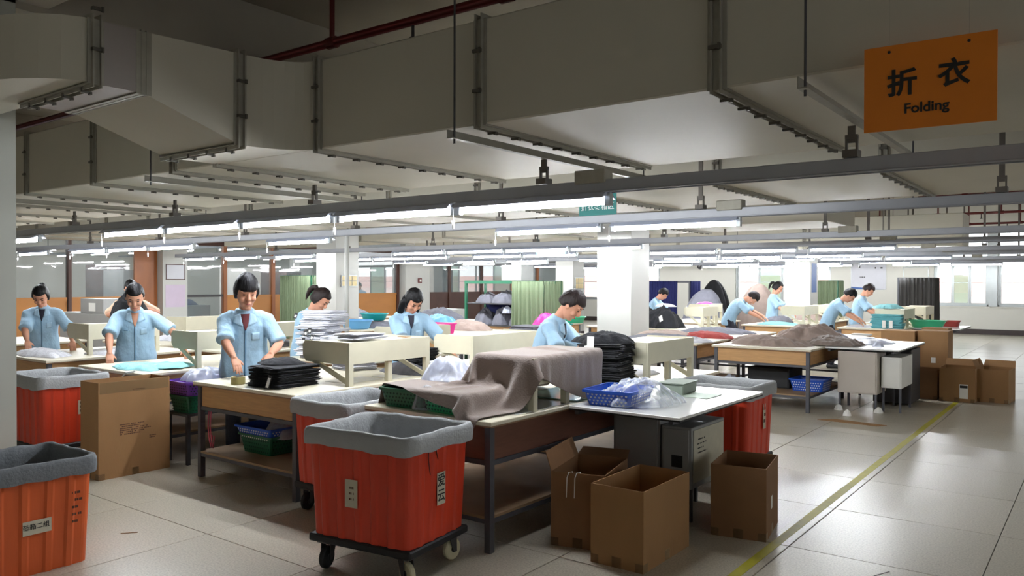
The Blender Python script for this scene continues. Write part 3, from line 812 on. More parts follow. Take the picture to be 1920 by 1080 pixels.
# ================================================================== BASKETS / BASINS
def basket(label, loc, rz, W, D, H, m, name='plastic_basket', holes=True, group=None, thick=.006):
    t = thing(name, label, 'basket', loc, rz, group)
    tp = .86; r = .03
    def rg(s, z, o=0): return [(x * s + (o if x > 0 else -o), y * s + (o if y > 0 else -o), z) for x, y in rrect(W / 2, D / 2, r, 3)]
    mb = MB()
    mb.loft([rg(tp, 0), rg(1, H)], cap=False); mb.loft([rg(1, H, -thick), rg(tp, thick, -thick)], cap=False)
    n = len(rg(1, 0)); mb.add(rg(tp, 0), [tuple(range(n))[::-1]]); mb.add(rg(tp, thick, -thick), [tuple(range(n))])
    mb.build('body', M[m], t, smooth=False)
    MB().loft([rg(1, H - .012, .0), rg(1, H - .012, .012), rg(1, H + .004, .012), rg(1, H + .004, -thick), rg(1, H - .012, .0)], cap=False).build('rim', M[m], t)
    if holes:
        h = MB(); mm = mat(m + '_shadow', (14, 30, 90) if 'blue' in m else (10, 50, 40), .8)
        for side in range(4):
            L_ = W if side % 2 == 0 else D; k = int(L_ / .03)
            for rr in range(4):
                for i in range(k):
                    u = (i + .5 + (.5 if rr % 2 else 0)) / k * 2 - 1
                    if abs(u) > .9: continue
                    z = H * (.15 + .2 * rr); s = tp + (1 - tp) * z / H
                    q = .009; e = .0012
                    if side == 0: c = (u * W / 2 * s, -D / 2 * s - e, z); a = (1, 0)
                    elif side == 1: c = (W / 2 * s + e, u * D / 2 * s, z); a = (0, 1)
                    elif side == 2: c = (u * W / 2 * s, D / 2 * s + e, z); a = (1, 0)
                    else: c = (-W / 2 * s - e, u * D / 2 * s, z); a = (0, 1)
                    h.add([(c[0] - a[0] * q, c[1] - a[1] * q, z), (c[0], c[1], z - q), (c[0] + a[0] * q, c[1] + a[1] * q, z), (c[0], c[1], z + q)], [(0, 1, 2, 3)])
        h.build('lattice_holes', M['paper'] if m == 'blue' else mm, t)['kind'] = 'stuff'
    return t
def basin(label, loc, rx, ry, H, m, rz=0., group=None):
    t = thing('plastic_basin', label, 'basin', loc, rz, group); n = 28
    def rg(s, z, o=0): return [(cos(2 * pi * i / n) * (rx * s + o), sin(2 * pi * i / n) * (ry * s + o), z) for i in range(n)]
    mb = MB().loft([rg(.72, 0), rg(.8, H * .1), rg(.93, H * .7), rg(1, H)], cap=False)
    mb.loft([rg(1, H, -.005), rg(.93, H * .7, -.006), rg(.78, H * .12, -.006), rg(.7, .008)], cap=False)
    mb.add(rg(.72, 0), [tuple(range(n))[::-1]]); mb.add(rg(.7, .008), [tuple(range(n))])
    mb.build('bowl', M[m], t, smooth=True)
    MB().loft([rg(1, H - .01, 0), rg(1, H - .01, .015), rg(1, H + .004, .015), rg(1, H + .004, -.005), rg(1, H - .01, 0)], cap=False).build('rim', M[m], t, smooth=False)
    return t

# ================================================================== GARMENTS
def folded_mesh(name, m, w=.3, d=.24, h=.03, seed=0, layers=2, nx=14, ny=11):
    """a folded garment: a soft slab with bulged fold edges and slightly offset layers"""
    mb = MB(); rnd = random.Random(seed)
    for l in range(layers):
        hh = h / layers; z0 = l * hh; ox, oy = rnd.uniform(-.008, .008), rnd.uniform(-.008, .008); sc = 1 - .03 * rnd.random()
        top, bot = [], []
        for j in range(ny + 1):
            for i in range(nx + 1):
                u, v = i / nx * 2 - 1, j / ny * 2 - 1
                x = w / 2 * sc * (1 - (1 - abs(u)) ** 1.9) * (1 if u > 0 else -1); y = d / 2 * sc * (1 - (1 - abs(v)) ** 1.9) * (1 if v > 0 else -1)
                e = (0 if i in (0, nx) or j in (0, ny) else (.6 if i in (1, nx - 1) or j in (1, ny - 1) else 1))
                nz = noise.noise(Vector((x * 14 + seed * 7.1, y * 14 + l * 3.3, seed))) * .22
                nb = noise.noise(Vector((u * 3 + seed, v * 3, l * 5.))) * .02
                x += nb * (1 if abs(u) > .95 else .2); y += nb * (1 if abs(v) > .95 else .2)
                top.append((x + ox, y + oy, z0 + hh * (.5 + (.5 + nz) * e ** .35)))
                bot.append((x + ox, y + oy, z0 + hh * (.5 - .5 * e ** .35)))
        N_ = nx + 1; vs = top + bot; T = len(top); fs = []
        for j in range(ny):
            for i in range(nx):
                a = j * N_ + i; fs.append((a, a + 1, a + N_ + 1, a + N_)); fs.append((T + a, T + a + N_, T + a + N_ + 1, T + a + 1))
        mb.add(vs, fs)
        per = [(j * N_) for j in range(ny + 1)]
        for j in range(ny):
            for a, b in (((j * N_), ((j + 1) * N_)), (((j + 1) * N_ + nx), (j * N_ + nx))): mb.f.append(tuple(len(mb.v) - 2 * T + q for q in (a, b, T + b, T + a)))
        for i in range(nx):
            for a, b in ((i + 1, i), (ny * N_ + i, ny * N_ + i + 1)): mb.f.append(tuple(len(mb.v) - 2 * T + q for q in (a, b, T + b, T + a)))
    return mb.mesh(name, m, smooth=True)
_fold_cache = {}
def folded(name, m, w, d, h, seed, layers=2):
    k = (m, w, d, h, seed % 4, layers)
    if k not in _fold_cache: _fold_cache[k] = folded_mesh(name, M[m], w, d, h, seed % 4, layers)
    return _fold_cache[k]
def stack(n, where, adj, kind, m, x, y, z, w=.3, d=.24, h=.03, rz=0., lean=(0, 0), jit=.012, tags=0, seed=0, group=None, name='folded_shirt', cat='shirt', sag=True):
    rnd = random.Random(seed + 5); objs = []; zz = z + .001
    for k in range(n):
        o = bpy.data.objects.new(name, folded(name, m, w, d, h, k + seed)); COL.objects.link(o)
        o.location = (x + lean[0] * k + rnd.gauss(0, jit), y + lean[1] * k + rnd.gauss(0, jit), zz)
        o.rotation_euler = (rnd.gauss(0, .012), rnd.gauss(0, .012), rz + rnd.gauss(0, .035) + (pi if k % 2 else 0)); zz += h * .98
        up = n - 1 - k
        lab = '%s folded %s, %s of the stack %s' % (adj, kind, 'topmost' if up == 0 else ('lowest' if k == 0 else ORD[up] + ' from the top'), where)
        tag(o, lab, cat, group or ('%s %s stacked %s' % (adj, kind, where)))
        objs.append(o)
    return objs, zz
def swing_tag(label, loc, rot, w=.035, h=.075, m='paper', group=None, framed=False):
    t = thing('swing_tag', label, 'tag', loc, 0, group); t.rotation_euler = rot
    MB().box(-w / 2, w / 2, -.001, .001, -h, 0).build('card', M['ink'] if framed else M[m], t)
    if framed: MB().box(-w / 2 + .006, w / 2 - .006, -.002, .002, -h + .012, -.02).build('label_patch', M['paper'], t)
    return t

def heap(name, label, cat, m, loc, rx, ry, h, seed=0, n=44, rough=.5, freq=6., rz=0., flat=.0, edge=.25, group=None, kind=None, fold=1.0, power=1.0, skirt=.004):
    """crumpled cloth heap: a closed draped sheet over a mound, edge touching the table"""
    mb = MB(); top = []
    for j in range(n + 1):
        for i in range(n + 1):
            u, v = i / n * 2 - 1, j / n * 2 - 1
            # square to disc
            x = u * sqrt(1 - v * v / 2); y = v * sqrt(1 - u * u / 2)
            r = min(1, sqrt(x * x + y * y)); a = atan2(y, x)
            e = 1 + edge * noise.noise(Vector((cos(a) * 1.4 + seed, sin(a) * 1.4, 2.))) + edge * .5 * noise.noise(Vector((cos(a) * 4, sin(a) * 4 + seed, 7.)))
            X, Y = x * rx * e, y * ry * e
            w1 = noise.noise(Vector((X * freq * .5 + seed, Y * freq * .5, 1.)))
            rid = 1 - abs(noise.noise(Vector((X * freq + w1 * 2, Y * freq * .8 + seed * 2, 3.)))) * 2
            rid2 = 1 - abs(noise.noise(Vector((X * freq * 2.1 - w1 * 3, Y * freq * 2.1, seed + 5.)))) * 2
            body = (1 - r ** 2.2) ** power if r < 1 else 0
            hh = h * body * (.72 + .28 * w1 + flat) + fold * (rid * .6 + rid2 * .4 + .1 * noise.noise(Vector((X * freq * 5, Y * freq * 5, seed)))) * (h * .34 + .008) * rough * (1 - r ** 6)
            top.append((X, Y, max(hh, 0) + skirt * (1 if r < .985 else .4)))
    N_ = n + 1; bot = [(x, y, 0.) for x, y, z in top]; T = len(top); fs = []
    for j in range(n):
        for i in range(n):
            a = j * N_ + i; fs.append((a, a + 1, a + N_ + 1, a + N_)); fs.append((T + a, T + a + N_, T + a + N_ + 1, T + a + 1))
    for j in range(n):
        fs += [(j * N_, (j + 1) * N_, T + (j + 1) * N_, T + j * N_), ((j + 1) * N_ + n, j * N_ + n, T + j * N_ + n, T + (j + 1) * N_ + n)]
    for i in range(n):
        fs += [(i + 1, i, T + i, T + i + 1), (n * N_ + i, n * N_ + i + 1, T + n * N_ + i + 1, T + n * N_ + i)]
    o = mb.add(top + bot, fs).build(name, M[m], None, smooth=True, loc=loc); o.rotation_euler = (0, 0, rz)
    return tag(o, label, cat, group, kind)

# ------------------------------------------------------------------ cloth solver (position based)
def drape(name, label, m, x0, x1, y0, y1, z, boxes, res=.022, steps=260, rot=0., wr=.02, seed=1, thick=.006, cat='cloth', excess=1.0, subsurf=1):
    nx = int((x1 - x0) / res); ny = int((y1 - y0) / res)
    gx, gy = np.meshgrid(np.linspace(x0, x1, nx), np.linspace(y0, y1, ny))
    cx, cy = (x0 + x1) / 2, (y0 + y1) / 2; c, s = cos(rot), sin(rot)
    X = cx + (gx - cx) * c - (gy - cy) * s; Y = cy + (gx - cx) * s + (gy - cy) * c
    rs = np.random.RandomState(seed)
    Zn = z + wr * (np.sin(X * 9 + Y * 7 + seed) + np.sin(Y * 8 - X * 5 + 2 * seed) + .5 * np.sin(X * 17 - Y * 12)) + rs.randn(ny, nx) * .002
    P_ = np.stack([X, Y, Zn], -1).reshape(-1, 3); V = np.zeros_like(P_)
    idx = np.arange(nx * ny).reshape(ny, nx); dx = (x1 - x0) / (nx - 1) * excess; dy = (y1 - y0) / (ny - 1) * excess; dg = sqrt(dx * dx + dy * dy)
    cons = []
    def addc(a, b, rest, k):
        cons.append((a.ravel(), b.ravel(), rest, k))
    for o in (0, 1):
        addc(idx[:, o:-1:2], idx[:, o + 1::2], dx, .9); addc(idx[o:-1:2, :], idx[o + 1::2, :], dy, .9)
        addc(idx[o:-1:2, :-1], idx[o + 1::2, 1:], dg, .35); addc(idx[o:-1:2, 1:], idx[o + 1::2, :-1], dg, .35)
    for o in range(4):
        a = idx[:, o:-2:4]; b = idx[:, o + 2::4]; k = min(a.shape[1], b.shape[1]); addc(a[:, :k], b[:, :k], 2 * dx, .03)
        a = idx[o:-2:4, :]; b = idx[o + 2::4, :]; k = min(a.shape[0], b.shape[0]); addc(a[:k], b[:k], 2 * dy, .03)
    dt = 1 / 50.; eps = thick
    for it in range(steps):
        V *= .975; V[:, 2] -= 9.8 * dt * .6
        Q = P_ + V * dt
        for _ in range(9):
            for a, b, rest, k in cons:
                d = Q[b] - Q[a]; L_ = np.sqrt((d * d).sum(1)) + 1e-9
                cor = (d * ((L_ - rest) / L_ * .5 * k)[:, None])
                np.add.at(Q, a, cor) if False else None
                Q[a] += cor; Q[b] -= cor
            Q[:, 2] = np.maximum(Q[:, 2], .01)
            for bx in boxes:
                lo = np.array([bx[0], bx[2], bx[4]]) - eps; hi = np.array([bx[1], bx[3], bx[5]]) + eps
                ins = ((Q > lo) & (Q < hi)).all(1)
                if ins.any():
                    q = Q[ins]; dl = q - lo; dh = hi - q
                    dl[:, 2] = 9.  # never out through the bottom
                    if bx[4] < .5:
                        deep = (np.minimum(np.minimum(dl[:, 0], dh[:, 0]), np.minimum(dl[:, 1], dh[:, 1])) > .03) & (dh[:, 2] < .4)
                        dh[deep, 2] = -1.
                    al = np.concatenate([dl, dh], 1); w = al.argmin(1)
                    for ax in range(3):
                        q[w == ax, ax] = lo[ax]; q[w == ax + 3, ax] = hi[ax]
                    # friction
                    q[:, :2] += (P_[ins][:, :2] - q[:, :2]) * np.where((w == 5)[:, None], .72, .0)
                    Q[ins] = q
        V = (Q - P_) / dt
        sp = np.sqrt((V * V).sum(1)); lim = np.minimum(1, 2.5 / (sp + 1e-9)); V *= lim[:, None]; P_ = Q
    mb = MB(); vs = [tuple(p) for p in P_]; fs = [(int(idx[j, i]), int(idx[j, i + 1]), int(idx[j + 1, i + 1]), int(idx[j + 1, i])) for j in range(ny - 1) for i in range(nx - 1)]
    fs = [f for f in fs if min(vs[q][2] for q in f) > .6]      # hem ends just below the bench edge
    used = sorted({q for f in fs for q in f}); rm = {q: k for k, q in enumerate(used)}
    vs = [vs[q] for q in used]; fs = [tuple(rm[q] for q in f) for f in fs]
    mb.add(vs, fs); o = mb.build(name, M[m], None, smooth=True)
    so_ = o.modifiers.new('t', 'SOLIDIFY'); so_.thickness = .003; so_.offset = 1
    if subsurf:
        sb = o.modifiers.new('s', 'SUBSURF'); sb.levels = subsurf; sb.render_levels = subsurf
    return tag(o, label, cat)

# ================================================================== PEOPLE
def ik(a, t, l1, l2, pole):
    d = t - a; L_ = min(d.length, (l1 + l2) * .985); d = d.normalized() if d.length > 1e-6 else Vector((0, 0, -1))
    t = a + d * L_
    x = (l1 * l1 - l2 * l2 + L_ * L_) / (2 * L_); h = sqrt(max(0, l1 * l1 - x * x))
    p = pole - d * pole.dot(d); p.normalize()
    return a + d * x + p * h, t

def person(label, loc, head_deg, h=1.6, lean=10, hands=None, pitch=35, yaw=0, hair='short', hair_m='hair', shirt='light_blue', tee='dark_tee', vox=.008, poles=(None, None), skinm='skin', head_s=1.06, build=1.0, hand_down=.5, collar='light_blue2', group=None, mark=False):
    S = h / 1.62; A = radians(lean)
    root = thing('person', label, 'person', (*loc, 0), radians(head_deg), group)
    Ri = Matrix.Rotation(-radians(head_deg), 3, 'Z')
    def loc_of(p): return Ri @ (Vector(p) - Vector((*loc, 0)))
    def D(a): return Vector((sin(a), 0, cos(a)))
    Y = Vector((0, 1, 0))
    sp = [Vector((-.16 * sin(A), 0, .86 * S))]; knots = [0, .13, .28, .41, .49]; ang = [A * .55, A * .85, A * 1.1, A * 1.2]
    for k in range(4): sp.append(sp[-1] + D(ang[k]) * (knots[k + 1] - knots[k]) * S)
    def spine(b):
        b = b / 1.0
        if b < 0: return sp[0] + D(ang[0] * .3) * b * S, ang[0] * .5
        for k in range(4):
            if b <= knots[k + 1] or k == 3:
                t = (b - knots[k]) / (knots[k + 1] - knots[k])
                an = ang[k] if k == 3 or t < .5 else ang[k] * (1.5 - t) + ang[k + 1] * (t - .5)
                return sp[k].lerp(sp[k + 1], t) if t <= 1 else sp[k + 1] + D(ang[k]) * (b - knots[k + 1]) * S, an
    B = build
    body = MB()
    body.tube([spine(b)[0] for b in (-.1, -.03, .1, .2, .3, .38, .43, .46)], [(r[0] * S * B, r[1] * S * B) for r in ((.10, .08), (.155, .10), (.125, .085), (.125, .09), (.145, .10), (.155, .095), (.12, .07), (.07, .05))], 16, side=Y)
    # head frame
    ha = radians(pitch); Rh = Matrix.Rotation(radians(yaw), 3, 'Z') @ Matrix.Rotation(ha, 3, 'Y')
    nb = spine(.47)[0]; nd = D(A * .7 + ha * .45)
    hb = nb + nd * .10 * S
    k_ = S * head_s
    hc = hb + Rh @ (Vector((.018, 0, .085)) * k_)
    body.tube([spine(.42)[0], nb, hb, hc + Rh @ Vector((-.015, 0, -.03)) * k_], [.075 * S, .052 * S, .049 * S, .055 * S], 12, side=Y)
    def HP(p): return hc + Rh @ (Vector(p) * k_)
    rings = []
    for z, cx, rx, ry in ((-.122, .040, .012, .012), (-.116, .037, .03, .026), (-.098, .03, .05, .043), (-.07, .016, .07, .056), (-.035, .004, .083, .066), (.0, 0, .088, .071), (.03, -.003, .093, .074), (.065, -.006, .09, .072), (.09, -.008, .074, .06), (.108, -.01, .045, .038), (.114, -.01, .012, .012)):
        rings.append([HP((cx + cos(2 * pi * i / 20) * rx, sin(2 * pi * i / 20) * ry, z)) for i in range(20)])
    body.loft(rings)
    hd = MB()
    hd.tube([(.082, 0, .022), (.094, 0, .004), (.106, 0, -.018), (.1, 0, -.03), (.08, 0, -.034)], [.008, .010, .014, .015, .008], 8, side=(0, 1, 0))
    hd.ell((.084, 0, -.062), (.014, .025, .011), 10, 6); hd.ell((.07, 0, -.1), (.02, .022, .014), 10, 6)
    for s in (-1, 1):
        hd.ell((-.004, s * .074, -.01), (.02, .009, .032), 10, 6); hd.ell((.064, s * .038, -.03), (.025, .022, .024), 10, 6)
        hd.ell((.078, s * .03, .03), (.014, .026, .008), 10, 6)
    body.add([HP(v) for v in hd.v], hd.f)
    # legs
    for s in (-1, 1):
        hip = sp[0] + Vector((0, s * .085 * S, -.02)); kn = Vector((.02 * (1 + sin(A)), s * .095 * S, .47 * S)); an = Vector((-.03, s * .1 * S, .09))
        body.tube([hip, hip.lerp(kn, .5), kn, kn.lerp(an, .35), an, an - Vector((0, 0, .06))], [.085 * S, .075 * S, .052 * S, .055 * S, .036, .036], 12, side=Y)
        body.tube([an + Vector((-.05, 0, -.055)), an + Vector((.06, 0, -.05)), an + Vector((.15, 0, -.065))], [(.035, .03), (.042, .028), (.03, .018)], 10, side=Y)
    # arms
    sh_pts = []; arms = []
    u1, u2 = .27 * S, .235 * S
    for i, s in enumerate((1, -1)):
        base, an_ = spine(.405)
        sh = base + Y * s * .15 * S * B - D(an_) * .006
        tgt = loc_of(hands[i]) if hands and hands[i] is not None else sh + Vector((.1, s * .08, -.48 * S))
        pole = Vector(poles[i]) if poles[i] else Vector((-.5, s * .8, -.45))
        if (tgt - sh).length > u1 + u2: print('REACH', label[:30], i, round((tgt - sh).length - u1 - u2, 3))
        el, wr = ik(sh, tgt, u1, u2, pole); arms.append((sh, el, wr))
        body.tube([base + Y * s * .05, sh - Y * s * .03, sh + (el - sh) * .1, sh.lerp(el, .45), el, el.lerp(wr, .3), el.lerp(wr, .75), wr, wr + (wr - el).normalized() * .02],
                  [.06 * S, .062 * S, .054 * S, .046 * S, .039 * S, .041 * S, .03 * S, (.027 * S, .022 * S), (.028 * S, .018 * S)], 12)
        fd = (wr - el).normalized(); hdv = (fd * (1 - hand_down * .4) + Vector((.25, -s * .05, -.55)) * hand_down).normalized()
        lat = hdv.cross(Vector((0, 0, 1))); lat = lat.normalized() if lat.length > .1 else Y.copy()
        if lat.dot(Y) * s > 0: lat = -lat      # lat points to the thumb side (inwards)
        dn = hdv.cross(lat); dn = dn if dn.z < 0 else -dn
        q = S * 1.02
        palm = [wr - hdv * .01 * q, wr + hdv * .03 * q, wr + hdv * .065 * q, wr + hdv * .09 * q]
        body.tube(palm, [(.026 * q, .017 * q), (.036 * q, .015 * q), (.04 * q, .014 * q), (.036 * q, .011 * q)], 12, side=lat)
        for f_, (off, ln) in enumerate(((.028, .068), (.0095, .077), (-.0095, .071), (-.027, .056))):
            p = palm[3] + lat * off * q - hdv * .012 * q; dv = (hdv + lat * off * 2.2).normalized(); pts = [p - dv * .012, p]
            for kk in range(3):
                dv = (dv + dn * (.22 + .06 * f_ * .5)).normalized(); p = p + dv * ln / 3 * q * 1.12; pts.append(p)
            body.tube(pts, [.0092 * q, .0095 * q, .0088 * q, .008 * q, .0062 * q], 8)
        p = wr + hdv * .022 * q + lat * .024 * q; dv = (hdv * .62 + lat * .7 + dn * .3).normalized(); pts = [p - lat * .012, p]
        for kk in range(2):
            p = p + dv * .031 * q; pts.append(p); dv = (dv + hdv * .45 - lat * .1).normalized()
        body.tube(pts, [.013 * q, .0125 * q, .011 * q, .008 * q], 8)
    solidify_union(body, 'body', M[skinm], vox * .8, 2, root)
    # trousers
    tr = MB()
    tr.tube([spine(b)[0] for b in (-.13, -.08, 0, .1, .14)], [(r[0] * S * B, r[1] * S * B) for r in ((.10, .09), (.16, .12), (.17, .118), (.15, .10), (.14, .095))], 16, side=Y)
    for s in (-1, 1):
        hip = sp[0] + Vector((0, s * .085 * S, -.02)); kn = Vector((.02 * (1 + sin(A)), s * .095 * S, .47 * S)); an = Vector((-.03, s * .1 * S, .09))
        tr.tube([hip, hip.lerp(kn, .5), kn, kn.lerp(an, .5), an + Vector((0, 0, -.02))], [.1 * S, .092 * S, .07 * S, .066 * S, .06], 12, side=Y)
        MB().tube([an + Vector((-.065, 0, -.06)), an + Vector((-.05, 0, -.052)), an + Vector((.02, 0, -.045)), an + Vector((.1, 0, -.058)), an + Vector((.165, 0, -.066)), an + Vector((.18, 0, -.07))],
                  [(.015, .01), (.042, .036), (.05, .044), (.05, .03), (.035, .022), (.01, .008)], 12, side=Y).build('shoe', M['black'], root, smooth=True)
    solidify_union(tr, 'trousers', M['trouser'], vox * 1.5, 3, root)
    # shirt
    sr = MB()
    sr.tube([spine(b)[0] for b in (-.13, -.12, -.05, .05, .14, .22, .30, .37, .42, .45, .475, .492)],
            [(r[0] * S * B, r[1] * S * B) for r in ((.10, .08), (.185, .132), (.188, .135), (.172, .122), (.165, .115), (.165, .118), (.172, .122), (.168, .116), (.138, .094), (.098, .08), (.07, .068), (.068, .066))], 20, side=Y)
    for i, s in enumerate((1, -1)):
        sh, el, wr = arms[i]; base, an_ = spine(.395)
        e2 = el + (el - sh).normalized() * .0
        sr.tube([base + Y * s * .04, sh - Y * s * .04, sh + (el - sh) * .08, sh.lerp(el, .4), sh.lerp(el, .72), sh.lerp(e2, .93), sh.lerp(e2, .95)],
                [.07 * S, .074 * S, .07 * S, .066 * S, .07 * S, .076 * S, .045 * S], 14)
    so_ = solidify_union(sr, 'shirt', M[shirt], vox * 1.25, 3, root)
    me = so_.data; nv = len(me.vertices); co = np.empty(nv * 3); me.vertices.foreach_get('co', co); co = co.reshape(-1, 3); no = np.empty(nv * 3); me.vertices.foreach_get('normal', no); no = no.reshape(-1, 3)
    sd = random.random() * 50
    dsp = np.array([noise.noise(Vector((c[0] * 7 + sd, c[1] * 7 + sd * .3, c[2] * 3.2))) + .6 * (1 - 2 * abs(noise.noise(Vector((c[0] * 9 - sd, c[1] * 9, c[2] * 5 + c[1] * 4))))) for c in co]) * .012
    co = co + no * dsp[:, None]; me.vertices.foreach_set('co', co.ravel()); me.update()
    bvh = BVHTree.FromPolygons([tuple(c) for c in co], [tuple(p.vertices) for p in me.polygons])
    def proj(a, b, off):
        p, an_ = spine(b); df = Vector((cos(an_), 0, -sin(an_))); o_ = p + Y * a * S * B + df * .5
        hit = bvh.ray_cast(o_, -df)
        q = hit[0] if hit[0] is not None and hit[3] < .5 else p + Y * a * S + df * .1
        return q + df * off
    def decal(nm, quad, m, off=.004, n=(4, 8), par=so_):
        A_, B_, C_, D_ = quad; vs = []; NX, NY = n
        for j in range(NY + 1):
            for i in range(NX + 1):
                u, v = i / NX, j / NY
                a = (A_[0] * (1 - u) + B_[0] * u) * (1 - v) + (D_[0] * (1 - u) + C_[0] * u) * v
                b = (A_[1] * (1 - u) + B_[1] * u) * (1 - v) + (D_[1] * (1 - u) + C_[1] * u) * v
                vs.append(proj(a, b, off))
        fs = [(j * (NX + 1) + i, j * (NX + 1) + i + 1, (j + 1) * (NX + 1) + i + 1, (j + 1) * (NX + 1) + i) for j in range(NY) for i in range(NX)]
        o = MB().add(vs, fs).build(nm, M[m], par, smooth=True)
        sm = o.modifiers.new('t', 'SOLIDIFY'); sm.thickness = .003; sm.offset = 1
        return o
    if collar:
        decal('neck_opening', [(-.004, .335), (.004, .335), (.042, .468), (-.042, .468)], tee, .005)
        decal('placket', [(-.008, -.1), (.006, -.1), (.006, .335), (-.008, .335)], 'blue_seam', .002, (1, 24))
        for s in (-1, 1):
            decal('collar', [(s * .036, .475), (s * .075, .455), (s * .092, .40), (s * .018, .372)], collar, .010, (4, 5))
        decal('pocket', [(.045, .235), (.105, .235), (.105, .31), (.045, .31)], collar, .0025, (4, 4))
        if mark: decal('chest_print', [(-.1, .285), (-.06, .285), (-.06, .295), (-.1, .295)], 'blue_seam', .004, (4, 1))
    # face parts
    for s in (-1, 1):
        MB().ell((0, 0, 0), (.006, .0125, .0042), 10, 6).xf(Matrix.Translation(HP((.083, s * .031, .008))) @ Rh.to_4x4() @ Matrix.Rotation(radians(s * 22), 4, 'Z')).build('eye', M['eye'], root, smooth=True)
        MB().ell((0, 0, 0), (.005, .018, .003), 10, 6).xf(Matrix.Translation(HP((.088, s * .031, .036))) @ Rh.to_4x4() @ Matrix.Rotation(radians(s * 24), 4, 'Z')).build('eyebrow', M['hair'], root, smooth=True)
    MB().ell((0, 0, 0), (.007, .02, .0055), 10, 6).xf(Matrix.Translation(HP((.094, 0, -.063))) @ Rh.to_4x4()).build('mouth', M['lip'], root, smooth=True)
    # hair
    hm = MB(); n_, m_ = 56, 36; sty = hair
    rng = []
    for j in range(1, m_):
        th = pi * j / m_; row = []
        for i in range(n_):
            ph = 2 * pi * i / n_; d = Vector((cos(ph) * sin(th), sin(ph) * sin(th), -cos(th)))
            az = abs((ph + pi) % (2 * pi) - pi)            # 0 = face
            fr = {'short': .055, 'fringe': .035, 'pony': .072, 'long': .062, 'crop': .06}[sty]
            low = {'short': -.055, 'fringe': -.07, 'pony': -.07, 'long': -.16, 'crop': -.05}[sty]
            # hairline height by azimuth
            t = min(1, max(0, (az - .95) / .55)); t = t * t * (3 - 2 * t)
            line_ = fr * (1 - t) + low * t
            if sty in ('short', 'crop'): line_ += .05 * math.exp(-((az - 1.55) / .25) ** 2)   # clear the ear
            Rz = (.112, .088, .132) if sty != 'crop' else (.106, .083, .126)
            if sty == 'fringe': Rz = (.108, .089, .132)
            p = Vector((d.x * Rz[0] - .008, d.y * Rz[1], d.z * Rz[2] + .006))
            mk = min(1, max(0, (p.z - line_) / .016 + .5)); mk = mk * mk * (3 - 2 * mk)
            st = 1 + .018 * sin(ph * 23 + th * 3) + .03 * noise.noise(Vector((d.x * 5, d.y * 5, d.z * 3 + sd)))
            inn = Vector((d.x * .072, d.y * .056, d.z * .09))
            p = inn.lerp(Vector((p.x * st, p.y * st, p.z * st)), mk)
            row.append(HP(p))
        rng.append(row)
    hm.loft(rng)
    if sty == 'pony':
        hm.tube([HP(p) for p in ((-.095, 0, .05), (-.13, 0, .055), (-.155, 0, .03), (-.165, 0, -.02), (-.15, 0, -.08), (-.13, 0, -.13))], [.018, .03, .032, .03, .022, .006], 10)
    if sty == 'long':
        for s in (-1, 1):
            hm.tube([HP(p) for p in ((-.03, s * .07, 0), (-.03, s * .082, -.07), (-.015, s * .085, -.14), (.0, s * .08, -.21), (.005, s * .07, -.25))], [.03, .036, .036, .03, .008], 10)
        hm.tube([HP(p) for p in ((-.085, 0, .0), (-.1, 0, -.08), (-.1, 0, -.15), (-.09, 0, -.2))], [(.05, .03), (.07, .035), (.06, .03), (.03, .01)], 12, side=Y)
    hm.build('hair', M[hair_m], root, smooth=True)
    return root, arms, HP

# ================================================================== PLACEMENT: benches
ROW1 = [(-5.97, -4.65, 'pale bench in front of the fringed woman in the middle left'), (-7.95, -6.75, 'bench where aqua shirts are spread, behind the tall carton'), (-9.95, -8.65, 'leftmost near bench, holding loose white shirts'),
        (-12.6, -11.2, 'bench in the nearest row, far left behind the leftmost woman')]
for x0, x1, l in ROW1: bench(l, x0, x1, 3.6, 5.25)
bench('dark fronted bench under the taupe cloth, beside the red cart', -3.93, -2.86, 3.6, 5.28, wood='ply_shaded', top='lam', apr=.2)
ROW2 = [(-3.82, -2.86, 'second row bench behind the draped stand, holding the tall black stack'), (-5.42, -4.6, 'second row bench beside the woman with long hair'), (-7.1, -6.0, 'second row bench under the tall white shirt stack'),
        (-9.1, -7.85, 'second row bench left of the white pole'), (-11.05, -9.6, 'second row bench before the man carrying black clothes')]
for x0, x1, l in ROW2: bench(l, x0, x1, 5.32, 6.98)
ROW3 = [(-4.15, -2.88, 9.85, 11.5, 'plywood fronted bench by the aisle with taupe garments heaped on it'), (-5.75, -4.35, 9.85, 11.5, 'bench just right of the large white column, covered in garments'),
        (-7.9, -6.6, 9.1, 10.7, 'bench behind the short haired man bending, left of the large column'), (-9.4, -8.1, 9.0, 10.7, 'bench carrying the hot pink tub'), (-11.6, -9.9, 9.0, 10.7, 'bench carrying the sky blue basin')]
for x0, x1, a, b, l in ROW3: bench(l, x0, x1, a, b)
ROW4 = [(-4.15, -2.95, 11.6, 13.2, 'bench behind the taupe garment heap by the aisle'), (-5.75, -4.35, 11.6, 13.0, 'bench behind the garment covered bench, right of the column'),
        (-7.75, -5.8, 12.6, 14.2, 'bench carrying two large black heaps'), (-9.9, -8.4, 11.9, 13.5, 'bench behind the green curtained rack'), (-12.3, -10.5, 11.5, 13.2, 'bench heaped with grey and blue knits at mid distance'), (-14.6, -13.2, 11.6, 13.2, 'far left bench heaped with grey knits')]
for x0, x1, a, b, l in ROW4: bench(l, x0, x1, a, b, shelf=False)
ROW5 = [(-5.68, -4.56, 14.9, 16.5, 'far bench where two women fold pale aqua shirts'), (-3.95, -2.83, 15.05, 16.5, 'far bench holding the turquoise shirt stack'), (-5.68, -4.56, 17.0, 18.4, 'farthest bench behind the pony tailed woman'),
        (-3.95, -2.83, 17.0, 18.4, 'farthest bench near the black curtained rack'), (-7.5, -6.3, 14.9, 16.5, 'far bench beside the woman half hidden by the column')]
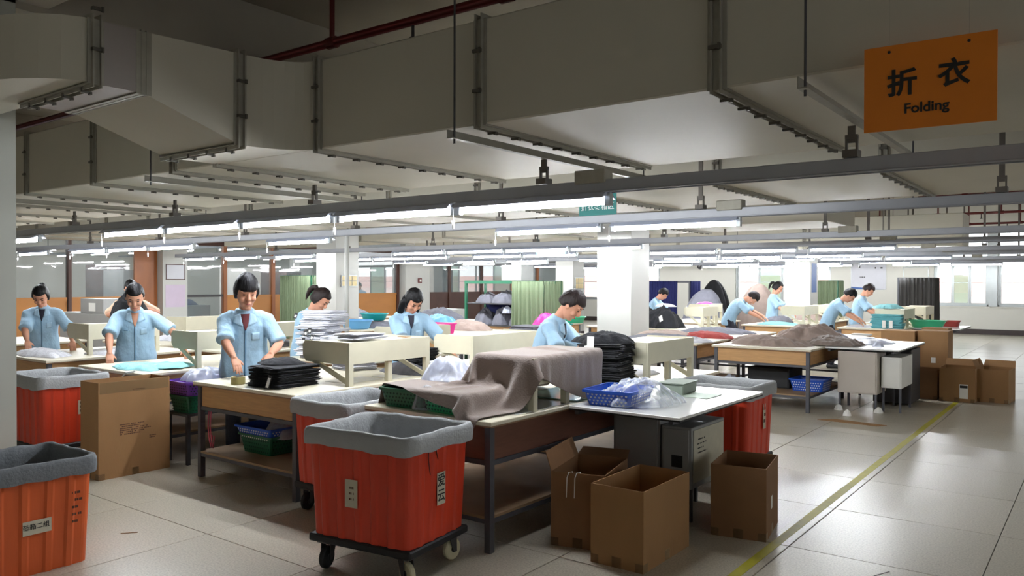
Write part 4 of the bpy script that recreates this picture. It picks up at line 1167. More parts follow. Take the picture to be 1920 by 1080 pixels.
for x0, x1, a, b, l in ROW5: bench(l, x0, x1, a, b, shelf=False)

def side_table(label, x0, x1, y0, y1, legs=True):
    t = thing('white_side_table', label, 'table', ((x0 + x1) / 2, (y0 + y1) / 2, 0)); X, Y = (x1 - x0) / 2, (y1 - y0) / 2
    MB().box(-X, X, -Y, Y, .768, .786).build('tabletop', M['white_plate'], t, bevel=.002)
    MB().box(-X + .002, X - .002, -Y + .002, Y - .002, .758, .7675).build('edge_band', M['black'], t)
    MB().box(-X + .03, -X + .06, -Y + .03, Y - .03, .73, .758).box(X - .1, X - .07, -Y + .05, Y - .05, .73, .758).build('frame_rail', M['leg'], t)
    if legs:
        for sy in (1,):
            MB().box(-X + .03, -X + .06, sy * (Y - .06) - .015, sy * (Y - .06) + .015, 0, .73).build('leg', M['leg'], t)
    return t
side_table('glossy white side table under the blue lattice basket', -2.83, -2.04, 4.38, 5.8)
side_table('glossy white side table at the end of the plywood fronted bench', -2.86, -2.0, 10.36, 12.0)
side_table('glossy white side table at the far end, beside the green basin', -2.81, -2.06, 15.6, 17.0)

# ------------------------------------------------------------------ stands
STANDS = [('cream stand in front of the fringed woman on the nearest pale bench', -5.25, -4.69, 4.14, 5.05, 1.12), ('cream stand beside the man spreading aqua shirts', -7.25, -6.8, 4.15, 4.95, 1.12),
          ('cream stand beside the leftmost woman', -9.4, -8.9, 4.14, 4.95, 1.12), ('cream stand left of the blue lattice basket, beside the tall black stack', -3.35, -2.88, 5.6, 6.45, 1.12),
          ('cream stand right of the woman with long hair', -5.1, -4.62, 5.55, 6.6, 1.1), ('cream stand behind the man spreading aqua shirts', -10.1, -9.6, 5.7, 6.5, 1.12),
          ('cream stand behind the white shirt stack', -6.5, -6.04, 6.1, 6.85, 1.1), ('cream stand left of the white pole in the second row', -8.4, -7.9, 5.7, 6.5, 1.1),
          ('cream stand beside the pale haired heap at mid distance', -8.95, -8.45, 12.1, 12.9, 1.12), ('far cream stand with a pink cloth behind the large column', -6.95, -6.5, 15.3, 16.0, 1.14),
          ('far cream stand between the black heaps and the bending woman', -6.2, -5.83, 13.45, 14.15, 1.14), ('far cream stand beside the pony tailed woman', -5.05, -4.6, 15.3, 16.2, 1.14),
          ('far cream stand beside the turquoise stack', -3.35, -2.87, 15.25, 16.2, 1.12), ('farthest cream stand in front of the black curtained rack', -3.35, -2.87, 17.3, 18.2, 1.12),
          ('farthest cream stand left of the bending pair', -5.05, -4.6, 17.3, 18.2, 1.12)]
for l, a, b, c, d, z in STANDS: stand(l, a, b, c, d, z)
CS = stand('stand hidden under the taupe cloth on the dark fronted bench', -3.36, -2.885, 4.06, 4.9, 1.115)

# ------------------------------------------------------------------ carts
c1 = cart('red orange cart on casters in the middle foreground', (-3.25, 3.17), radians(8), .735, .6, .2, .775, 'orange', 'liner', flap=.075)
def cart_label(c, x, y, z, w, h, axis, rot=0., m='paper_old'):
    mb = MB()
    if axis == 'y': mb.box(x - w / 2, x + w / 2, y - .0008, y, z - h / 2, z + h / 2)
    else: mb.box(x, x + .0008, y - w / 2, y + w / 2, z - h / 2, z + h / 2)
    return mb.build('paper_label', M[m], c)
# right (+x) face carries the lettered label, left (-y) face the faded one
XF = .735 / 2 * .975; YF = .6 / 2 * .975
l = cart_label(c1, .3575, -.01, .475, .078, .175, 'x'); text('lettering', '爱\n云', .074, M['ink'], l, (.359, -.01, .475), (pi / 2, 0, pi / 2), bold=.0006)
l = cart_label(c1, -.03, -.295, .46, .085, .15, 'y'); print_lines(l, -.045, -.2955, .485, [.03, .028, .032], 'x', m='ink_brown', cell=.01, gap=.03, seed=31, h=.012)
MB().tube([(.358, -.13, .72), (.36, -.135, .66), (.357, -.12, .60), (.358, -.115, .57)], .0022, 6).build('tie_string', M['ink'], c1)
MB().tube([(.362, -.07, .72), (.364, -.065, .68), (.36, -.045, .64)], .0022, 6).build('tie_string', M['ink'], c1)
c2 = cart('faded orange cart standing on the floor in the lower left corner', (-4.93, 1.83), radians(0), .6, .74, .0, .585, 'orange2', 'liner_dark', wheels=False, flap=.075, per_m=8)
l = cart_label(c2, .289, .055, .262, .145, .075, 'x'); text('lettering', '装箱二组', .034, M['ink'], l, (.2905, .05, .265), (pi / 2, 0, pi / 2), bold=.0003)
print_lines(c2, .2905, .235, .4, [.04, .045, .035, .04, .03], 'y', m='ink_brown', cell=.012, gap=.04, seed=32, h=.014)
c3 = cart('bright red orange cart behind the left column', (-7.48, 3.2), 0, .73, .58, .2, .765, 'orange', 'liner')
l = cart_label(c3, .352, .17, .62, .1, .18, 'x', m='paper'); print_lines(l, .3531, .145, .65, [.05, .045], 'y', m='ink', cell=.014, gap=.06, seed=33, h=.03)
l = cart_label(c3, .352, .07, .5, .085, .12, 'x'); print_lines(l, .3531, .04, .53, [.05, .045, .05], 'y', m='ink', cell=.012, gap=.035, seed=34, h=.02)
cart_label(c3, -.2, -.284, .66, .1, .1, 'y', m='paper')
c4 = cart('red cart squeezed between two benches behind the foreground cart', (-4.29, 3.86), radians(0), .58, .72, .2, .765, 'orange', 'liner')
c5 = cart('red cart behind the glossy white side table', (-2.54, 6.27), radians(0), .68, .6, .2, .765, 'orange', 'liner')
l = cart_label(c5, .328, .05, .52, .06, .2, 'x'); print_lines(l, .3292, .03, .57, [.04, .035, .04], 'y', m='ink_brown', cell=.012, gap=.05, seed=35, h=.025)

# ------------------------------------------------------------------ cartons
big = carton('tall narrow brown carton printed with small lines, beside the left cart', (-6.57, 3.36), 0, .3, .6, .78, flaps=())
print_lines(big, .1506, -.13, .42, [.2, .17, .23, .26, .2, .17], 'y', seed=4)
print_lines(big, .1506, -.02, .70, [.1], 'y', seed=9); print_lines(big, .1506, .12, .3, [.05, .04], 'y', seed=6)
MB().box(.1506, .1512, -.29, .29, .69, .78).build('tape_strip', M['tape'], big)
fb = carton('open brown carton standing foremost on the floor beside the aisle', (-2.19, 4.18), radians(0), .335, .59, .45)
lb = carton('open brown carton half under the dark fronted bench, with white straps', (-2.6, 4.28), radians(14), .34, .52, .45, m='card2', flaps=(('-x', .35, .12), ('+y', 1.2, .1)))
for u in (-.07, -.02):
    MB().tube([(u, -.262, .3), (u + .005, -.266, .42), (u + .015, -.262, .452), (u + .03, -.24, .454), (u + .04, -.225, .38)], .003, 6).build('strap', M['paper'], lb)
rb = carton('dark open carton under the corner of the white side table', (-1.88, 5.02), radians(10), .34, .46, .45, m='card2')
MB().box(.1706, .1712, -.06, .0, .16, .24).build('shipping_label', M['paper'], rb)
BX = [('dented brown carton beside the white panelled bench end', (-2.1, 12.3), 0, .48, .42, .4, 'card2', ()), ('small open carton with a white label, in the right hand box group', (-1.62, 12.3), 0, .42, .5, .45, 'card', (('+y', .5, .1),)),
      ('rightmost open carton standing on the aisle line', (-1.22, 12.5), radians(-4), .38, .5, .44, 'card', (('-x', .4, .12), ('+y', .8, .12)))]
for l_, p, r, w, d, h, m, f in BX: bxx = carton(l_, p, r, w, d, h, m=m, flaps=f)
for o in COL.objects:
    if o.get('label', '').startswith('small open carton with a white label'):
        MB().box(.03, .13, -.2512, -.2506, .05, .24).build('shipping_label', M['paper'], o); MB().box(.035, .125, -.2518, -.2513, .19, .225).build('label_print', M['ink'], o)
carton('tall carton with a yellow sticker behind the white panelled table', (-2.52, 13.15), 0, .46, .45, .87, m='card', closed=True)
tb = carton('tall carton with a small white sticker beside the box group', (-2.06, 13.2), 0, .4, .45, .88, m='card', closed=True)
MB().box(-.02, .04, -.2262, -.2256, .42, .5).build('sticker', M['paper'], tb)
MB().box(-2.75, -2.63, 12.922, 12.924, .42, .49).build('yellow_sticker', M['yellow_l']).parent = None
tag(bpy.data.objects['yellow_sticker'], 'bright yellow sticker on a tall carton behind the white panel', 'sticker')
carton('beige board box behind the tall cartons by the aisle', (-2.35, 15.2), 0, .4, .4, .82, m='card', closed=True)
carton('pale grey carton on top of the green curtained rack', (-8.15, 10.98, 1.615), 0, .42, .35, .26, m='card', closed=True, tape=False)
for o in list(COL.objects):
    if o.get('label', '').startswith('pale grey carton on top'):
        for c in KIDS(o): c.data.materials[0] = M['steel_box']

# ------------------------------------------------------------------ panels and cabinets under the white tables
def cabinet(label, x0, x1, y0, y1, z0, z1, m='steel_box', legs=True, name='metal_cabinet', door=True):
    t = thing(name, label, 'cabinet', ((x0 + x1) / 2, (y0 + y1) / 2, 0)); X, Y = (x1 - x0) / 2, (y1 - y0) / 2
    MB().box(-X, X, -Y, Y, z0, z1).build('body', M[m], t, bevel=.004)
    if door: MB().box(-X + .015, X - .015, -Y - .008, -Y - .0005, z0 + .015, z1 - .015).build('front_panel', M[m], t, bevel=.003)
    if legs:
        for sx in (-1, 1):
            for sy in (-1, 1): MB().box(sx * (X - .02) - .012, sx * (X - .02) + .012, sy * (Y - .03) - .012, sy * (Y - .03) + .012, 0, z0).build('leg', M['leg'], t)
    return t
cabinet('grey steel cabinet under the nearest white side table', -2.8, -2.44, 4.92, 5.5, .2, .725)
eb = cabinet('grey electrical box with a pale notice under the nearest white side table', -2.42, -2.2, 4.9, 5.45, .22, .63)
MB().box(.112, .116, -.25, .25, .26, .61).build('notice_board', M['paper_old'], eb)
print_lines(eb, .1166, -.2, .54, [.12, .14, .1, .16], 'y', m='ink', seed=2, gap=.03); MB().box(-.03, .05, -.2845, -.284, .36, .44).build('vent', M['black'], eb)
cabinet('beige panel fronted cabinet at the end of the plywood fronted bench', -2.72, -2.26, 10.42, 10.9, .22, .74, m='beige_panel')
cabinet('white box hung under the far corner of the middle white table', -2.24, -1.99 - .02, 10.55, 11.2, .3, .68, m='paper', legs=True)
cabinet('dark board cabinet behind the white hung box', -2.5, -2.04, 11.3, 11.9, .02, .72, m='dark_steel', legs=False)
cabinet('stainless cabinet behind the leftmost woman', -13.9, -12.2, 6.0, 6.7, .05, 1.08, m='steel_box')
tote = carton('grey storage tote with a white label on the stainless cabinet', (-12.9, 6.3, 1.082), 0, .75, .5, .22, m='card', closed=True, tape=False, name='storage_tote')
for c in KIDS(tote): c.data.materials[0] = M['steel_box']
MB().box(-.1, .12, -.2515, -.251, .03, .16).build('white_label', M['paper'], tote)
cabinet('low grey crate box among the grey knits at mid distance', -11.7, -11.2, 12.9, 13.18, .79, 1.0, legs=False, name='storage_box')
bpy.data.objects['storage_box'].location.z = 0

# ------------------------------------------------------------------ rack beside the fringed woman
rk = thing('low_rack', 'low black rack of plastic baskets between two near benches', 'rack', (-6.52, 4.3, 0))
for sx in (-1, 1):
    for sy in (-1, 1): MB().box(sx * .15 - .015, sx * .15 + .015, sy * .5 - .015, sy * .5 + .015, 0, .44).build('leg', M['dark_steel'], rk)
MB().box(-.17, .17, -.52, .52, .42, .44).build('shelf_board', M['dark_steel'], rk)
basket('dark green basket under the purple basket', (-6.52, 4.02, .441), 0, .3, .46, .15, 'dgreen')
basket('purple basket stacked on the low rack beside the near bench', (-6.52, 4.02, .595), 0, .36, .5, .12, 'purple')
basket('green basin standing behind the arm of the fringed woman', (-6.55, 4.6, .441), 0, .3, .34, .36, 'green', name='plastic_tub', holes=False)
heap('plastic_bag', 'crumpled clear plastic bag on the purple basket', 'bag', 'plastic_w', (-6.5, 4.05, .715), .15, .22, .09, seed=3, n=26, rough=1.2, freq=12)
# B1 shelf
basket('green basket on the lower shelf of the near pale bench', (-5.45, 4.0, .215), 0, .42, .36, .15, 'dgreen')
basket('blue basket nested above the green one on the lower shelf', (-5.45, 4.0, .33), 0, .46, .4, .1, 'blue')
heap('plastic_bag', 'clear plastic bag in the blue shelf basket', 'bag', 'plastic_w', (-5.33, 4.0, .345), .16, .15, .12, seed=8, n=22, rough=1.2, freq=12)
for k, x in enumerate((-5.86, -5.83)):
    tag(MB().tube([(x, 3.68, .545), (x - .006, 3.675, .42), (x + .004, 3.68, .3), (x + .02, 3.685, .24), (x + .03, 3.69, .34)], .005, 6).build('strap', mat('pink_strap', (200, 90, 110), .7), smooth=True),
        '%s pink strap hanging inside the left leg of the near pale bench' % ('left' if k == 0 else 'right'), 'strap')
basket('blue basket on the lower shelf of the aisle bench', (-3.05, 10.45, .215), 0, .42, .45, .15, 'blue')
cabinet('black box on the lower shelf of the aisle bench', -3.85, -3.3, 10.35, 10.9, .22, .47, m='black', legs=False, name='black_box')
heap('plastic_bag', 'pink and white plastic bag on the lower shelf of the aisle bench', 'bag', 'plastic_w', (-3.98, 10.05, .215), .12, .14, .16, seed=5, n=22, rough=1.)
basket('dark blue basket on the lower shelf of the leftmost bench', (-9.3, 4.1, .215), 0, .5, .4, .16, 'blue')

# ------------------------------------------------------------------ near bench top
tape_roll = thing('tape_roll', 'roll of tan packing tape on the near pale bench', 'tape', (-5.52, 3.72, TOP))
MB().loft([[(cos(2 * pi * i / 24) * r, sin(2 * pi * i / 24) * r, z) for i in range(24)] for r, z in ((.05, 0), (.056, .002), (.056, .058), (.05, .06), (.038, .06), (.038, 0), (.05, 0))], cap=False).build('tape', M['tan'], tape_roll, smooth=False)
MB().loft([[(cos(2 * pi * i / 24) * r, sin(2 * pi * i / 24) * r, z) for i in range(24)] for r, z in ((.0378, 0), (.0378, .06), (.035, .06), (.035, 0), (.0378, 0))], cap=False).build('core', M['card'], tape_roll)
stack(10, 'on the near pale bench', 'black', 'shirt', 'black_cloth', -5.17, 3.9, TOP, .36, .42, .0165, rz=.05, lean=(.001, .001), jit=.006, seed=1)
heap('black_shirt', 'loose black shirt draped over the top of the near black stack', 'shirt', 'black_cloth', (-5.27, 3.95, TOP + .165), .2, .17, .035, seed=14, n=34, rough=1.0, freq=7)
swing_tag('framed black and white swing tag leaning on the near black stack', (-5.02, 3.66, TOP + .11), (radians(-14), radians(10), radians(20)), .035, .105, framed=True)
swing_tag('white swing tag on the left end of the near black stack', (-5.36, 3.66, TOP + .085), (radians(-10), radians(80), radians(10)), .016, .07)
tag(MB().box(-.07, .07, -.05, .05, 0, .001).build('paper_sheet', M['paper'], loc=(-5.2, 3.64, TOP)), 'white paper slip at the front edge of the near pale bench', 'paper').rotation_euler = (0, 0, .5)
tag(MB().box(-.13, .13, -.2, .2, 0, .004).build('paper_sheet', M['paper'], loc=(-4.98, 4.45, TOP)), 'white paper sheets under the nearest cream stand', 'paper')
tag(MB().box(-.14, .14, -.1, .1, 0, .004).build('paper_sheet', M['paper'], loc=(-4.92, 4.82, TOP)), 'second pad of white paper under the nearest cream stand', 'paper')
tag(MB().box(-.1, .1, -.13, .13, 0, .002).build('paper_sheet', M['paper'], loc=(-5.8, 3.95, TOP)), 'thin white sheet beside the roll of tan tape', 'paper')
# white shirts: tall leaning stack and its neighbours
stack(16, 'beside the pony tailed woman', 'white', 'shirt', 'white_cloth', -6.76, 5.52, TOP, .36, .34, .032, rz=.3, lean=(.006, .004), jit=.026, seed=3)
stack(9, 'right of the tallest white stack', 'white', 'shirt', 'white_cloth', -6.42, 5.52, TOP, .3, .3, .028, rz=.2, lean=(.004, 0), jit=.015, seed=7)
stack(6, 'left of the near cream stand', 'white', 'shirt', 'white_cloth', -5.6, 5.0, TOP, .32, .3, .02, rz=-.2, jit=.02, seed=11)
for k, (dx, z) in enumerate(((-.05, .3), (.02, .24), (.1, .27), (-.12, .42), (.15, .2), (.0, .16))):
    swing_tag('black framed swing tag on the white shirt stack, %s from the left' % ORD[[1, 3, 4, 0, 5, 2][k]], (-6.75 + dx, 5.335, TOP + z + .06), (radians(-14), radians(random.uniform(-30, 30)), radians(30)), .035, .06, framed=True)
stack(4, 'on the nearest cream stand', 'white', 'shirt', 'white_cloth', -4.96, 4.5, 1.12, .3, .3, .012, seed=15)
tag(MB().box(-.05, .05, -.03, .03, 0, .004).build('kraft_card', M['card'], loc=(-4.8, 4.85, 1.122)), 'tan card slip on the nearest cream stand', 'card')
# mid stack right of long haired woman
stack(9, 'beside the woman with long hair', 'black', 'trouser', 'black_cloth', -5.2, 5.42, TOP, .3, .28, .022, seed=5, name='folded_trousers', cat='trousers')
stack(5, 'right of the black trousers', 'white', 'shirt', 'white_cloth', -4.86, 5.42, TOP, .2, .22, .018, seed=9)
heap('shirt_pile', 'loose striped grey and white shirts under the nearest cream stand', 'shirts', 'grey_cloth', (-5.0, 5.1, TOP), .3, .14, .1, seed=21, n=36)
# aqua shirts on T2
heap('spread_shirt', 'pale aqua shirt spread flat before the man with both arms out', 'shirt', 'aqua_cloth', (-7.28, 3.87, TOP), .36, .2, .035, seed=31, n=46, rough=1.1, freq=5, edge=.35)
heap('spread_shirt', 'second aqua shirt overlapping toward the cream stand', 'shirt', 'aqua_cloth', (-7.1, 4.04, TOP + .012), .26, .2, .03, seed=34, n=40, rough=1.1, freq=6)
# white shirts on T1
heap('spread_shirt', 'white shirt laid loosely before the leftmost woman', 'shirt', 'white_cloth', (-9.35, 3.86, TOP), .5, .2, .07, seed=41, n=46, rough=.8, freq=4)
heap('spread_shirt', 'white shirt under the stand of the leftmost bench', 'shirt', 'white_cloth', (-9.0, 4.45, TOP), .3, .3, .05, seed=44, n=36, rough=.9, freq=5)
for x, y, l in ((-9.88, 3.66, 'steel bench clip on the corner of the leftmost bench'), (-6.95, 3.6, 'steel bench clip on the front edge of the aqua shirt bench')):
    t = thing('bench_clip', l, 'clip', (x, y, TOP)); MB().bar((0, .03, .01), (.0, -.05, -.0), .03, .012).build('jaw', M['alu'], t); MB().bar((0, -.05, 0), (-.03, -.1, -.07), .02, .01).build('lever', M['alu'], t)
# black stack on second row bench + tags
o_, ztop = stack(13, 'left of the blue lattice basket', 'black', 'trouser', 'black_cloth', -3.14, 5.42, TOP, .34, .36, .0265, rz=.15, lean=(-.002, .001), jit=.014, seed=2, name='folded_trousers', cat='trousers')
heap('black_trousers', 'loose black trousers thrown over the tall black stack', 'trousers', 'black_cloth', (-3.2, 5.47, ztop), .25, .17, .08, seed=51, n=34, rough=.9, freq=6, rz=.3)
for k, (dx, z, fr) in enumerate(((.03, .33, 0), (0.0, .26, 0), (.02, .19, 0), (-.02, .17, 1), (-.01, .09, 1))):
    swing_tag('white swing tag on the tall black stack, %s from the top' % ORD[k], (-3.2 + dx, 5.215, TOP + z + .07), (radians(-4), radians(random.uniform(-14, 14)), 0), .06 if not fr else .045, .1 if not fr else .075, framed=bool(fr))
tag(MB().box(-.17, .17, -.35, .35, 0, .006).build('paper_board', M['white_plate'], loc=(-3.1, 5.75, TOP)), 'white board lying under the stand beside the tall black stack', 'board')
tag(MB().box(-.25, .25, -.35, .35, 0, .008).build('glass_sheet', M['green_plate'], loc=(-3.14, 5.0, TOP)), 'pale green glass sheet on the dark fronted bench behind the draped stand', 'sheet')
bpy.data.objects['glass_sheet'].location.y = 4.93
tag(MB().box(-.2, .2, -.3, .3, 0, .003).build('white_board', M['white_plate'], loc=(-3.1, 4.2, TOP)), 'white board on the dark fronted bench under the draped stand', 'board')
basket('blue lattice basket on the glossy white side table', (-2.62, 4.68, .787), radians(6), .34, .42, .1, 'blue')
heap('plastic_bag', 'clear plastic bag spilling over the blue lattice basket', 'bag', 'plastic', (-2.5, 4.74, .80), .27, .26, .14, seed=61, n=40, rough=1.1, freq=9, edge=.4)
gb = thing('metal_box', 'small grey green metal box on the nearest white side table', 'box', (-2.53, 5.4, .787), radians(4))
MB().box(-.09, .09, -.14, .14, 0, .075).build('body', mat('grey_green_enamel', (140, 150, 138), .5), gb, bevel=.006); MB().box(-.1, .1, -.15, .15, .075, .082).build('lid', mat('grey_green_enamel', (140, 150, 138)), gb)
tag(MB().box(-.2, .2, -.13, .13, 0, .003).build('green_mat', mat('pale_green_mat', (170, 186, 170), .5), loc=(-2.42, 5.33, .787)), 'flat pale green mat under the small metal box', 'mat')

# draped taupe cloth bench: baskets, bags, cloth
basket('green basket at the front left corner under the taupe cloth', (-3.66, 3.82, TOP + .001), radians(4), .36, .34, .12, 'dgreen')
basket('bright green basket in front under the taupe cloth', (-3.28, 3.8, TOP + .001), radians(-4), .36, .32, .12, 'green')
stack(3, 'beside the draped stand', 'white bagged', 'shirt', 'white_cloth', -3.72, 4.25, TOP, .34, .3, .03, seed=13)
drape('draped_cloth', 'big taupe cloth draped over the stand and baskets of the dark fronted bench', 'brown_cloth', -4.24, -2.8, 3.68, 4.98, 1.2,
      [(-3.37, -2.88, 4.05, 4.91, .9, 1.118), (-3.93, -2.855, 3.595, 5.3, .0, .786), (-3.88, -3.08, 3.62, 4.0, .7, .914), (-3.9, -3.55, 4.1, 4.4, .7, .9)],
      res=.0225, steps=260, rot=radians(-15), wr=.06, seed=4, excess=1.22)
heap('plastic_bag', 'clear bag of folded shirts lying on the taupe cloth', 'bag', 'plastic_w', (-3.72, 4.2, .91), .21, .18, .15, seed=71, n=36, rough=1.0, freq=8)
heap('plastic_bag', 'second clear bag between the bagged shirts and the draped stand', 'bag', 'plastic_w', (-3.5, 4.45, .89), .13, .14, .1, seed=75, n=30, rough=1.0, freq=8)
heap('plastic_bag', 'thin clear bag hanging in front between the two green baskets', 'bag', 'plastic', (-3.47, 3.72, .79), .1, .1, .12, seed=79, n=24, rough=1.2, freq=10)

# ------------------------------------------------------------------ right hand group, garments
heap('garment_heap', 'large taupe garment heap at the aisle end of the plywood fronted bench', 'garments', 'taupe', (-3.25, 11.0, TOP), .5, .42, .26, seed=81, n=60, rough=.7, freq=4.0, edge=.4)
heap('garment_heap', 'flat taupe garments along the middle of the aisle bench', 'garments', 'taupe', (-3.55, 10.35, TOP), .5, .36, .1, seed=84, n=54, rough=1.2, freq=5)
heap('garment_heap', 'taupe garments hanging over the end toward the white side table', 'garments', 'brown_cloth', (-2.85, 10.72, TOP + .01), .34, .28, .1, seed=87, n=46, rough=1.2, freq=6)
heap('garment_heap', 'thin taupe garments at the left end of the aisle bench', 'garments', 'taupe', (-3.95, 10.9, TOP), .3, .5, .07, seed=88, n=40, rough=1.2, freq=5)
heap('plastic_sheets', 'stacked clear plastic sheets on the middle white side table', 'sheets', 'plastic_w', (-2.6, 11.4, .787), .32, .4, .07, seed=91, n=36, rough=.6, freq=3)
tag(MB().box(-.12, .12, -.09, .09, 0, .02).build('paper_pad', M['paper'], loc=(-2.75, 11.75, .86)), 'white paper pad on the plastic sheets', 'paper')
heap('plastic_scrap', 'small clear plastic scrap at the front of the middle white side table', 'scrap', 'plastic_w', (-2.32, 10.75, .787), .07, .04, .04, seed=93, n=16, rough=1.3, freq=16)
for k, (x, y, rx, ry, h, m, l) in enumerate([
    (-5.0, 10.3, .6, .4, .07, 'grey_cloth', 'grey garments laid flat just right of the large column'), (-5.3, 10.9, .45, .35, .09, 'taupe', 'taupe garments behind the flat grey garments'),
    (-4.75, 11.1, .4, .3, .08, 'red_cloth', 'dull red garments beside the large column'), (-5.0, 12.2, .6, .35, .08, 'grey_cloth', 'grey garments on the bench behind the red ones'),
    (-3.6, 12.3, .5, .45, .12, 'grey_cloth', 'grey garments behind the large taupe heap'), (-4.6, 10.15, .3, .22, .05, 'white_cloth', 'white garment laid at the edge beside the red ones'),
    (-7.2, 9.6, .5, .35, .06, 'taupe', 'flat taupe garments left of the short haired man'), (-8.7, 10.3, .5, .3, .16, 'taupe', 'rounded taupe pile behind the pink tub'),
    (-7.4, 10.3, .4, .25, .1, 'grey_cloth', 'grey pile in front of the curtained rack'), (-10.3, 9.9, .5, .4, .1, 'grey_cloth', 'grey pile beside the sky blue basin'), (-11.1, 9.9, .45, .4, .12, 'taupe', 'taupe pile left of the sky blue basin'),
    (-11.2, 12.3, .6, .4, .24, 'grey_cloth', 'large grey knit pile in front of the partition'), (-12.0, 12.4, .35, .4, .16, 'black_cloth', 'black pile beside the large grey knits'),
    (-10.85, 12.0, .32, .3, .14, 'sky', 'light blue shirts bagged beside the large grey knits'), (-9.2, 12.6, .5, .4, .15, 'taupe', 'taupe pile behind the curtained rack'),
    (-14.0, 12.4, .5, .5, .2, 'grey_cloth', 'far left grey knit pile'), (-6.95, 13.35, .42, .36, .36, 'black_cloth', 'left one of two large black heaps'), (-6.38, 13.0, .4, .36, .38, 'black_cloth', 'right one of two large black heaps, with a white tag'),
    (-5.1, 15.25, .42, .28, .05, 'aqua_cloth', 'pale aqua shirts before the bending women'), (-5.35, 16.15, .28, .25, .12, 'grey_cloth', 'pale grey knits beside the far cream stand'),
    (-3.6, 15.4, .25, .2, .04, 'white_cloth', 'white shirt under the hands of the bending man'), (-5.1, 17.7, .4, .4, .15, 'taupe', 'farthest taupe pile behind the women'),
    (-3.25, 15.75, .24, .3, .07, 'aqua_cloth', 'aqua shirt lying on top of the far cream stand'), (-8.6, 6.2, .4, .4, .06, 'grey_cloth', 'grey garments on the second row bench left of the pole'),
    (-10.4, 6.1, .4, .4, .05, 'white_cloth', 'white garments on the bench before the man carrying black clothes'), 
    (-3.45, 6.3, .25, .3, .04, 'white_cloth', 'white shirt on the bench of the short haired man')]):
    z = TOP
    if 'on top of the far cream' in l: z = 1.121
    heap('garment_heap', l, 'garments', m, (x, y, z), rx, ry, h, seed=100 + k * 3, n=34, rough=1.0, freq=5.5 if h < .3 else 3.2)
swing_tag('white swing tag on the right large black heap', (-6.28, 12.66, TOP + .22), (radians(-30), radians(-30), 0), .07, .12)
stack(8, 'beside the far green basin', 'turquoise', 'shirt', 'aqua_dark', -3.12, 15.0 + .2, TOP, .5, .3, .032, seed=17, lean=(0, 0), group='turquoise shirts on the far bench')
swing_tag('left white swing tag on the turquoise stack', (-3.15, 15.02, TOP + .15), (0, 0, 0), .06, .13); swing_tag('right white swing tag on the turquoise stack', (-3.04, 15.02, TOP + .15), (0, 0, 0), .06, .13)
basin('green basin on the far white side table', (-2.6, 15.85, .787), .3, .2, .13, 'green_lt')
basket('dark red tray behind the far green basin', (-2.35, 16.6, .787), 0, .3, .3, .1, 'pink' if False else 'red_cloth', holes=False, name='plastic_tray')
basket('hot pink tub on the bench behind the long haired woman', (-8.42, 9.25, TOP + .001), 0, .5, .34, .16, 'pink', holes=False, name='plastic_tub')
basin('sky blue basin at mid distance left of the long haired woman', (-10.35, 9.3, TOP + .001), .32, .22, .15, 'sky')
basin('teal basin beside the sky blue basin', (-10.5, 9.85, TOP + .12), .28, .2, .12, 'teal')
basin('teal basin between the short haired man and the large column', (-6.85, 10.25, TOP + .001), .26, .2, .16, 'teal')
basin('light green basin partly behind the large column', (-6.7, 10.5, TOP + .17), .2, .16, .1, 'green_lt')
heap('garment_heap', 'hot pink cloth behind the face of the short haired man', 'garments', 'pink', (-7.15, 10.45, TOP + .1), .26, .16, .2, seed=207, n=30, rough=1)
stack(5, 'left of the column', 'dark grey', 'garment', 'grey_cloth', -6.78, 9.4, TOP, .4, .36, .035, seed=19, name='folded_garment', cat='garment', group='dark garments left of the large column')
heap('garment_heap', 'pink cloth on the far cream stand behind the column', 'garments', 'pink', (-6.72, 15.6, 1.141), .16, .12, .05, seed=210, n=20)
heap('garment_heap', 'white shirt on top of the right large black heap', 'garments', 'white_cloth', (-6.4, 13.1, TOP + .37), .2, .12, .06, seed=214, n=22)

